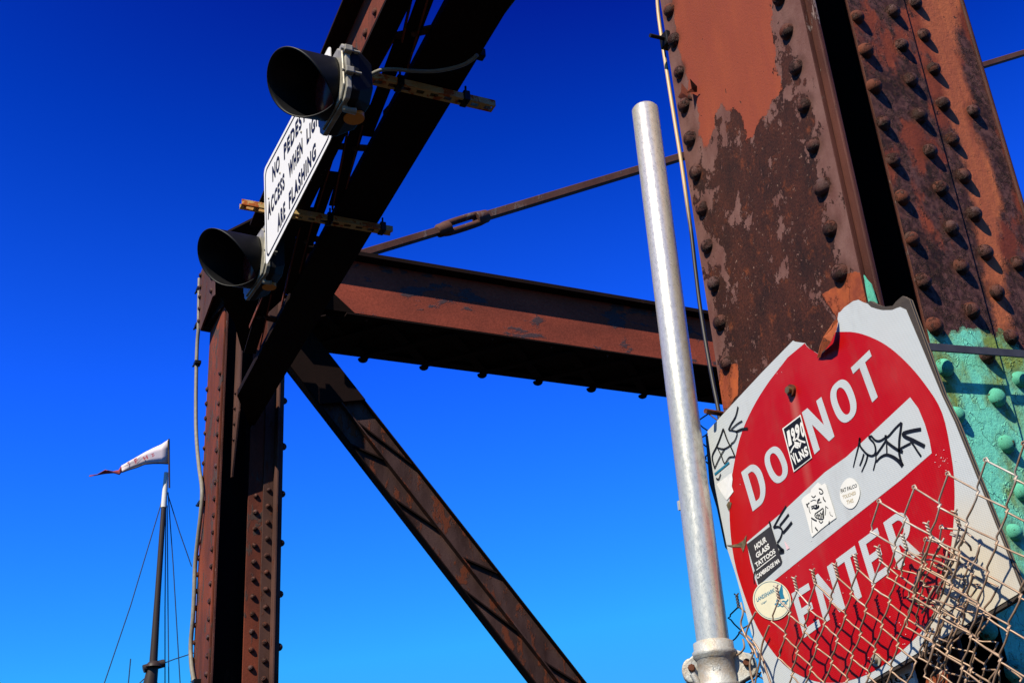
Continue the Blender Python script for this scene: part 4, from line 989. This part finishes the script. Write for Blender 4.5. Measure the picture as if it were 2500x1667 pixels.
MB().box((1.8, 7.12, 3.566), (XE, 7.205, 3.578)).build('bottom_angle', M['steel_dark'], st, .002)
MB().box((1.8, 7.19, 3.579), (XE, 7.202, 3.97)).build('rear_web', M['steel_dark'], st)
nb = 11; dx = .46
for i in range(nb):
    x0 = 2.0 + dx * i
    for a, b, zz in (((x0, 6.66), (x0 + dx, 7.16), 3.555), ((x0, 7.16), (x0 + dx, 6.66), 3.545)):
        p_, q_ = Vector((a[0], a[1], zz)), Vector((b[0], b[1], zz)); wv = Vector((0, 0, 1)).cross(q_ - p_).normalized() * .06
        MB().bar(p_, q_, wv, (0, 0, .008)).build('lacing_bar', M['steel_dark'], st)
MB().box((1.75, 6.72, 3.590), (XE, 7.11, 3.596)).build('diaphragm_plate', M['steel_dark'], st)
rivets(st, [Vector((2.0 + dx * i, 7.185, 3.545)) for i in range(1, nb)], (0, 0, -1), .036, .026, M['steel_dark'])
rivets(st, [Vector((2.30 + dx * i, 6.64, 3.566)) for i in range(0, nb)], (0, 0, -1), .010, .012, M['rivet'])
# knee gusset under the strut end
MB().prism([at(814, 715, 'Y', 6.60), at(866, 764.5, 'Y', 6.60), at(905, 768, 'Y', 6.61), at(862, 868, 'Y', 7.1), at(800, 858, 'Y', 7.2), at(700, 840, 'Y', 7.1), at(700, 740, 'Y', 6.75)], (0, .012, .012)).build('gusset_plate', M['steel_dark'], st)

# ================================================================== DIAGONAL BRACE
dg = thing('diagonal_brace', (2.2, 6.9, 2.6), 'diagonal dark steel brace dropping to the right below the strut, patched with light', 'steel beam')
D0l, D0r = at(690, 870, 'Y', 6.86), at(799, 858, 'Y', 6.86); D1l, D1r = at(1308, 1667, 'Y', 6.86), at(1435, 1667, 'Y', 6.86)
def along(A_, B_, t_): return A_ + (B_ - A_) * t_
dl = (D1l - D0l); T1 = 1.9; T0 = -.06
def dstrip(u0, u1, y, th, name, mt, bev=.002):
    a = along(along(D0l, D1l, T0), along(D0r, D1r, T0), u0); b = along(along(D0l, D1l, T0), along(D0r, D1r, T0), u1)
    c = along(along(D0l, D1l, T1), along(D0r, D1r, T1), u1); d = along(along(D0l, D1l, T1), along(D0r, D1r, T1), u0)
    for q in (a, b, c, d): q.y = y
    return MB().prism([a, b, c, d], (0, th, 0)).build(name, mt, dg, bev)
dstrip(0, .46, 6.90, .012, 'lower_angle', M['steel_mauve'])
dstrip(.54, 1.0, 6.90, .012, 'upper_angle', M['steel_mauve'])
dstrip(.0, 1.0, 6.94, .010, 'back_plate', M['steel_dark'])
dstrip(.455, .485, 6.855, .075, 'center_leg', M['steel_mauve'])
_t0, _t1 = T0, T1; T1 = .15; dstrip(.0, 1.0, 6.852, .008, 'painted_shade_plate', M['steel_dark']); T1 = _t1  # added dark plate, stands in for the shadow over the brace's upper end
dstrip(.97, 1.0, 6.862, .07, 'edge_leg', M['steel_dark'])
dstrip(.0, .03, 6.862, .07, 'edge_leg', M['steel_dark'])
def dpt(t_, u_, y): q = along(along(D0l, D1l, t_), along(D0r, D1r, t_), u_); q.y = y; return q
for i in range(0):
    t_ = .22 + .2 * i; u0, u1 = ((.06, .94) if i % 2 else (.94, .06))
    a, b = dpt(t_, u0, 6.85), dpt(t_ + .10, u1, 6.85); wv = Vector((0, 1, 0)).cross(b - a).normalized() * .055
    MB().bar(a, b, wv, (0, .010, 0)).build('lacing_bar', M['steel_dark'], dg, .001)
for i, (t_, u0, u1, ln) in enumerate([(.20, .5, .97, .14), (.27, .03, .46, .05), (.43, .03, .46, .10), (.62, .5, .97, .05), (.71, .03, .46, .13), (.93, .5, .97, .09), (1.15, .03, .46, .1)]):
    a, b = dpt(t_, u0, 6.880), dpt(t_ + ln, u1, 6.880)
    MB().bar(a, b, (.0, .0, .012), (0, .020, 0)).build('shadow_tab', M['steel_dark'], dg)  # tabs added only to throw broken shadow patches along the brace

# ================================================================== TIE ROD
tr_ = thing('tie_rod', at(1150, 540, 'Y', 6.9), 'rusty tie rod with a turnbuckle rising to the right across the sky', 'tie rod')
ra, rb, rc = at(820, 640, 'Y', 6.9), at(1658, 393, 'Y', 6.9), at(2500, 133, 'Y', 6.9)
dr_ = (rb - ra).normalized()
t0, t1 = at(1078, 562, 'Y', 6.9), at(1180, 530, 'Y', 6.9)
sdr = dr_.cross(Vector((0, 1, 0))).normalized()
def sqrod(a, b, w_, name, mt):
    return MB().bar(a - Vector((0, w_ / 2, 0)), b - Vector((0, w_ / 2, 0)), sdr * w_, (0, w_, 0)).build(name, mt, tr_, .006)
M['rod'] = rusty('rod_steel', (.20, .10, .08), (.13, .055, .045), (.22, .16, .15), 8, .58, .7)
sqrod(ra, t0 + dr_ * .08, .056, 'rod', M['rod']); sqrod(t1 - dr_ * .06, rc + (rc - rb), .062, 'rod', M['rod'])
mb = MB()
for s_ in (-1, 1):
    pth = [t0 + dr_ * -.02 + sdr * .008 * s_, t0 + dr_ * .05 + sdr * .034 * s_, t1 - dr_ * .05 + sdr * .034 * s_, t1 + dr_ * .02 + sdr * .008 * s_]
    mb.tube(smooth_loop(pth, 4, False), .027, 10)
mb.tube([t0 - dr_ * .04, t0 - dr_ * .03, t0 + dr_ * .07], .042, 12, True, lambda i: [.036, .050, .054][i]); mb.tube([t1 - dr_ * .07, t1 + dr_ * .03, t1 + dr_ * .04], .042, 12, True, lambda i: [.054, .050, .036][i])
mb.build('turnbuckle', M['rod'], tr_)

# ================================================================== CABLE DOWN THE FAR POST
pcab = thing('post_cable', (1.27, 7.03, GROUND), 'pale grey cable hanging down the outer edge of the far post, held by clips', 'cable')
pts = [DP(458, 640), DP(457, 690), DP(456, 750), DP(453, 790), DP(451, 850), DP(450, 930), DP(451, 1000), DP(457, 1070), DP(464, 1125), DP(461, 1180), DP(454, 1240), DP(448, 1300), DP(446, 1360), DP(443, 1420), DP(438, 1480), DP(440, 1530), DP(446, 1570), DP(450, 1640), DP(440, 1760)]
MB().tube(smooth_loop([at(*q, 'X', 1.335) for q in pts], 4, False), .0125, 8).build('cable_run', M['cable'], pcab)
for q in (DP(455, 665), DP(452, 748), DP(450, 834), DP(459, 1156), DP(448, 1565)):
    a = at(*q, 'X', 1.33); MB().box(a - Vector((.012, .03, .012)), a + Vector((.03, .03, .012))).build('clip', M['black_paint'], pcab, .002)
    MB().tube([a + Vector((0, .10, .02)), a], .007, 6).build('clip_bolt', M['black_paint'], pcab)

# ================================================================== SHIP MAST AND PENNANT
MY = 40.0
ms = thing('ship_mast', (*at(*DP(345, 1568), 'Y', MY).xy, GROUND), 'distant dark ship mast with white tip flying a white pennant', 'mast')
m0, m1, m2, m3 = at(*DP(382, 1085), 'Y', MY), at(*DP(376, 1165), 'Y', MY), at(*DP(352, 1525), 'Y', MY), at(*DP(345, 1568), 'Y', MY)
MB().tube([m0, m1], .075, 12, True, lambda i: [.075, .10][i]).build('mast_tip', M['mast_white'], ms)
MB().tube([m1, at(*DP(362, 1370), 'Y', MY), m2], .1, 12, True, lambda i: [.085, .10, .13][i]).build('topmast', M['mast'], ms)
MB().tube([m2, m3, Vector((m3.x, MY, GROUND))], .2, 12, True, lambda i: [.17, .22, .26][i]).build('lower_mast', M['mast'], ms)
MB().dome(m2 + Vector((0, -.1, -.1)), (0, 0, 1), .26, .2, 12, 4).build('mast_cap', M['mast'], ms); MB().tube([m2 + Vector((-.3, 0, -.15)), m2 + Vector((.35, 0, .05))], .13, 8).build('crosstree', M['mast'], ms)
F0 = at(*DP(388, 1008), 'Y', MY - .2); F1 = at(*DP(389, 1120), 'Y', MY - .2)
MB().tube([F0, F1], .03, 8).build('flag_staff', M['mast'], ms)
fg = lambda x, y, d=0: at(200 + x / 9.8, 1060 + y / 9.8, 'Y', MY - .2 + d)
top = [(2075, 120), (1900, 240), (1700, 330), (1500, 430), (1300, 545), (1130, 640), (940, 750), (880, 850), (750, 880), (560, 845), (360, 960), (170, 985)]
bot = [(2080, 700), (1900, 690), (1700, 690), (1500, 710), (1300, 790), (1130, 840), (960, 900), (900, 965), (760, 930), (560, 945), (370, 975), (180, 1005)]
M['pennant'] = plain('pennant_cloth', (1.0, .86, .93), .8, 0, .05)
M['pennant_red'] = plain('pennant_red', (.45, .08, .08), .8)
mb = MB(); vs = []
for i, (a, b) in enumerate(zip(top, bot)):
    for k_ in range(4):
        f_ = k_ / 3; vs.append(fg(a[0] * (1 - f_) + b[0] * f_, a[1] * (1 - f_) + b[1] * f_, .12 * math.sin(i * 1.3 + f_ * 1.5)))
fs = [(i * 4 + j, i * 4 + j + 1, (i + 1) * 4 + j + 1, (i + 1) * 4 + j) for i in range(6) for j in range(3)]
mb.add(vs[:28], fs, True); fgo = mb.build('pennant', M['pennant'], ms); s_ = fgo.modifiers.new('s', 'SOLIDIFY'); s_.thickness = .01
mb = MB(); mb.add(vs[24:], [(i * 4 + j, i * 4 + j + 1, (i + 1) * 4 + j + 1, (i + 1) * 4 + j) for i in range(5) for j in range(3)], True); t_o = mb.build('pennant_tail', M['pennant_red'], ms); s_ = t_o.modifiers.new('s', 'SOLIDIFY'); s_.thickness = .01
mb = MB()
def fstroke(pts, w_, d=-.14):
    mb.tube([fg(*q, d) for q in pts], w_, 5)
mb.tube([fg(x, y, .12 * math.sin(i * 1.3 + 1.5) - .03) for i, (x, y) in enumerate(bot[:7])], .026, 5)
mb.tube([fg(2072, 150, -.03), fg(2075, 690, .05)], .035, 5)
mb.build('pennant_hem', M['mast'], fgo)
mb = MB()
for tx, a, b, c, d in (('T', (1080, 680), (1130, 650), (1170, 740), (1130, 760)), ('F', (1240, 600), (1310, 560), (1350, 670), (1280, 700)), ('H', (1450, 545), (1560, 490), (1590, 580), (1490, 610)), ('Z', (1640, 480), (1720, 440), (1745, 500), (1680, 545))):
    textq(mb, tx, *[fg(*q, -.17) for q in (a, b, c, d)], bold=.05)
M['faded_red'] = plain('faded_red_ink', (.75, .16, .20), .8)
mb.build('pennant_lettering', M['faded_red'], fgo, recalc=False)
rg_ = [[DP(372, 1150), DP(300, 1390), DP(232, 1590)], [DP(384, 1130), DP(412, 1220), DP(440, 1300)], [DP(381, 1160), DP(379, 1400), DP(379, 1590)], [DP(384, 1160), DP(386, 1400), DP(388, 1590)], [DP(386, 1130), DP(398, 1300), DP(415, 1590)], [DP(356, 1530), DP(400, 1513), DP(450, 1497)], [DP(345, 1545), DP(320, 1568), DP(300, 1585)], [DP(352, 1545), DP(362, 1570), DP(370, 1590)]]
for g_ in rg_: MB().tube([at(*q, 'Y', MY + .1) for q in g_], .018, 5).build('rigging_line', M['rig'], ms)
an = thing('whip_antenna', (*at(*DP(290, 1600), 'Y', 45).xy, GROUND), 'thin whip antenna just left of the ship mast, low in the sky', 'antenna')
MB().tube([at(*DP(300, 1512), 'Y', 45), at(*DP(292, 1600), 'Y', 45), Vector((at(*DP(290, 1640), 'Y', 45).x, 45, GROUND))], .02, 6).build('whip', M['rig'], an)

# overall albedo level for the chosen exposure
for m in bpy.data.materials:
    if not m.use_nodes or m.name in ('galvanised_steel', 'cast_galvanised'): continue
    nt = m.node_tree; p = nt.nodes.get('Principled BSDF')
    if p is None or not p.inputs['Base Color'].links: continue
    src = p.inputs['Base Color'].links[0].from_socket
    mm = nt.nodes.new('ShaderNodeMix'); mm.data_type = 'RGBA'; mm.blend_type = 'MULTIPLY'; mm.inputs[0].default_value = 1.0
    mm.inputs[7].default_value = (ALB, ALB * .97, ALB * .92, 1)
    nt.links.new(src, mm.inputs[6]); nt.links.new(mm.outputs[2], p.inputs['Base Color'])
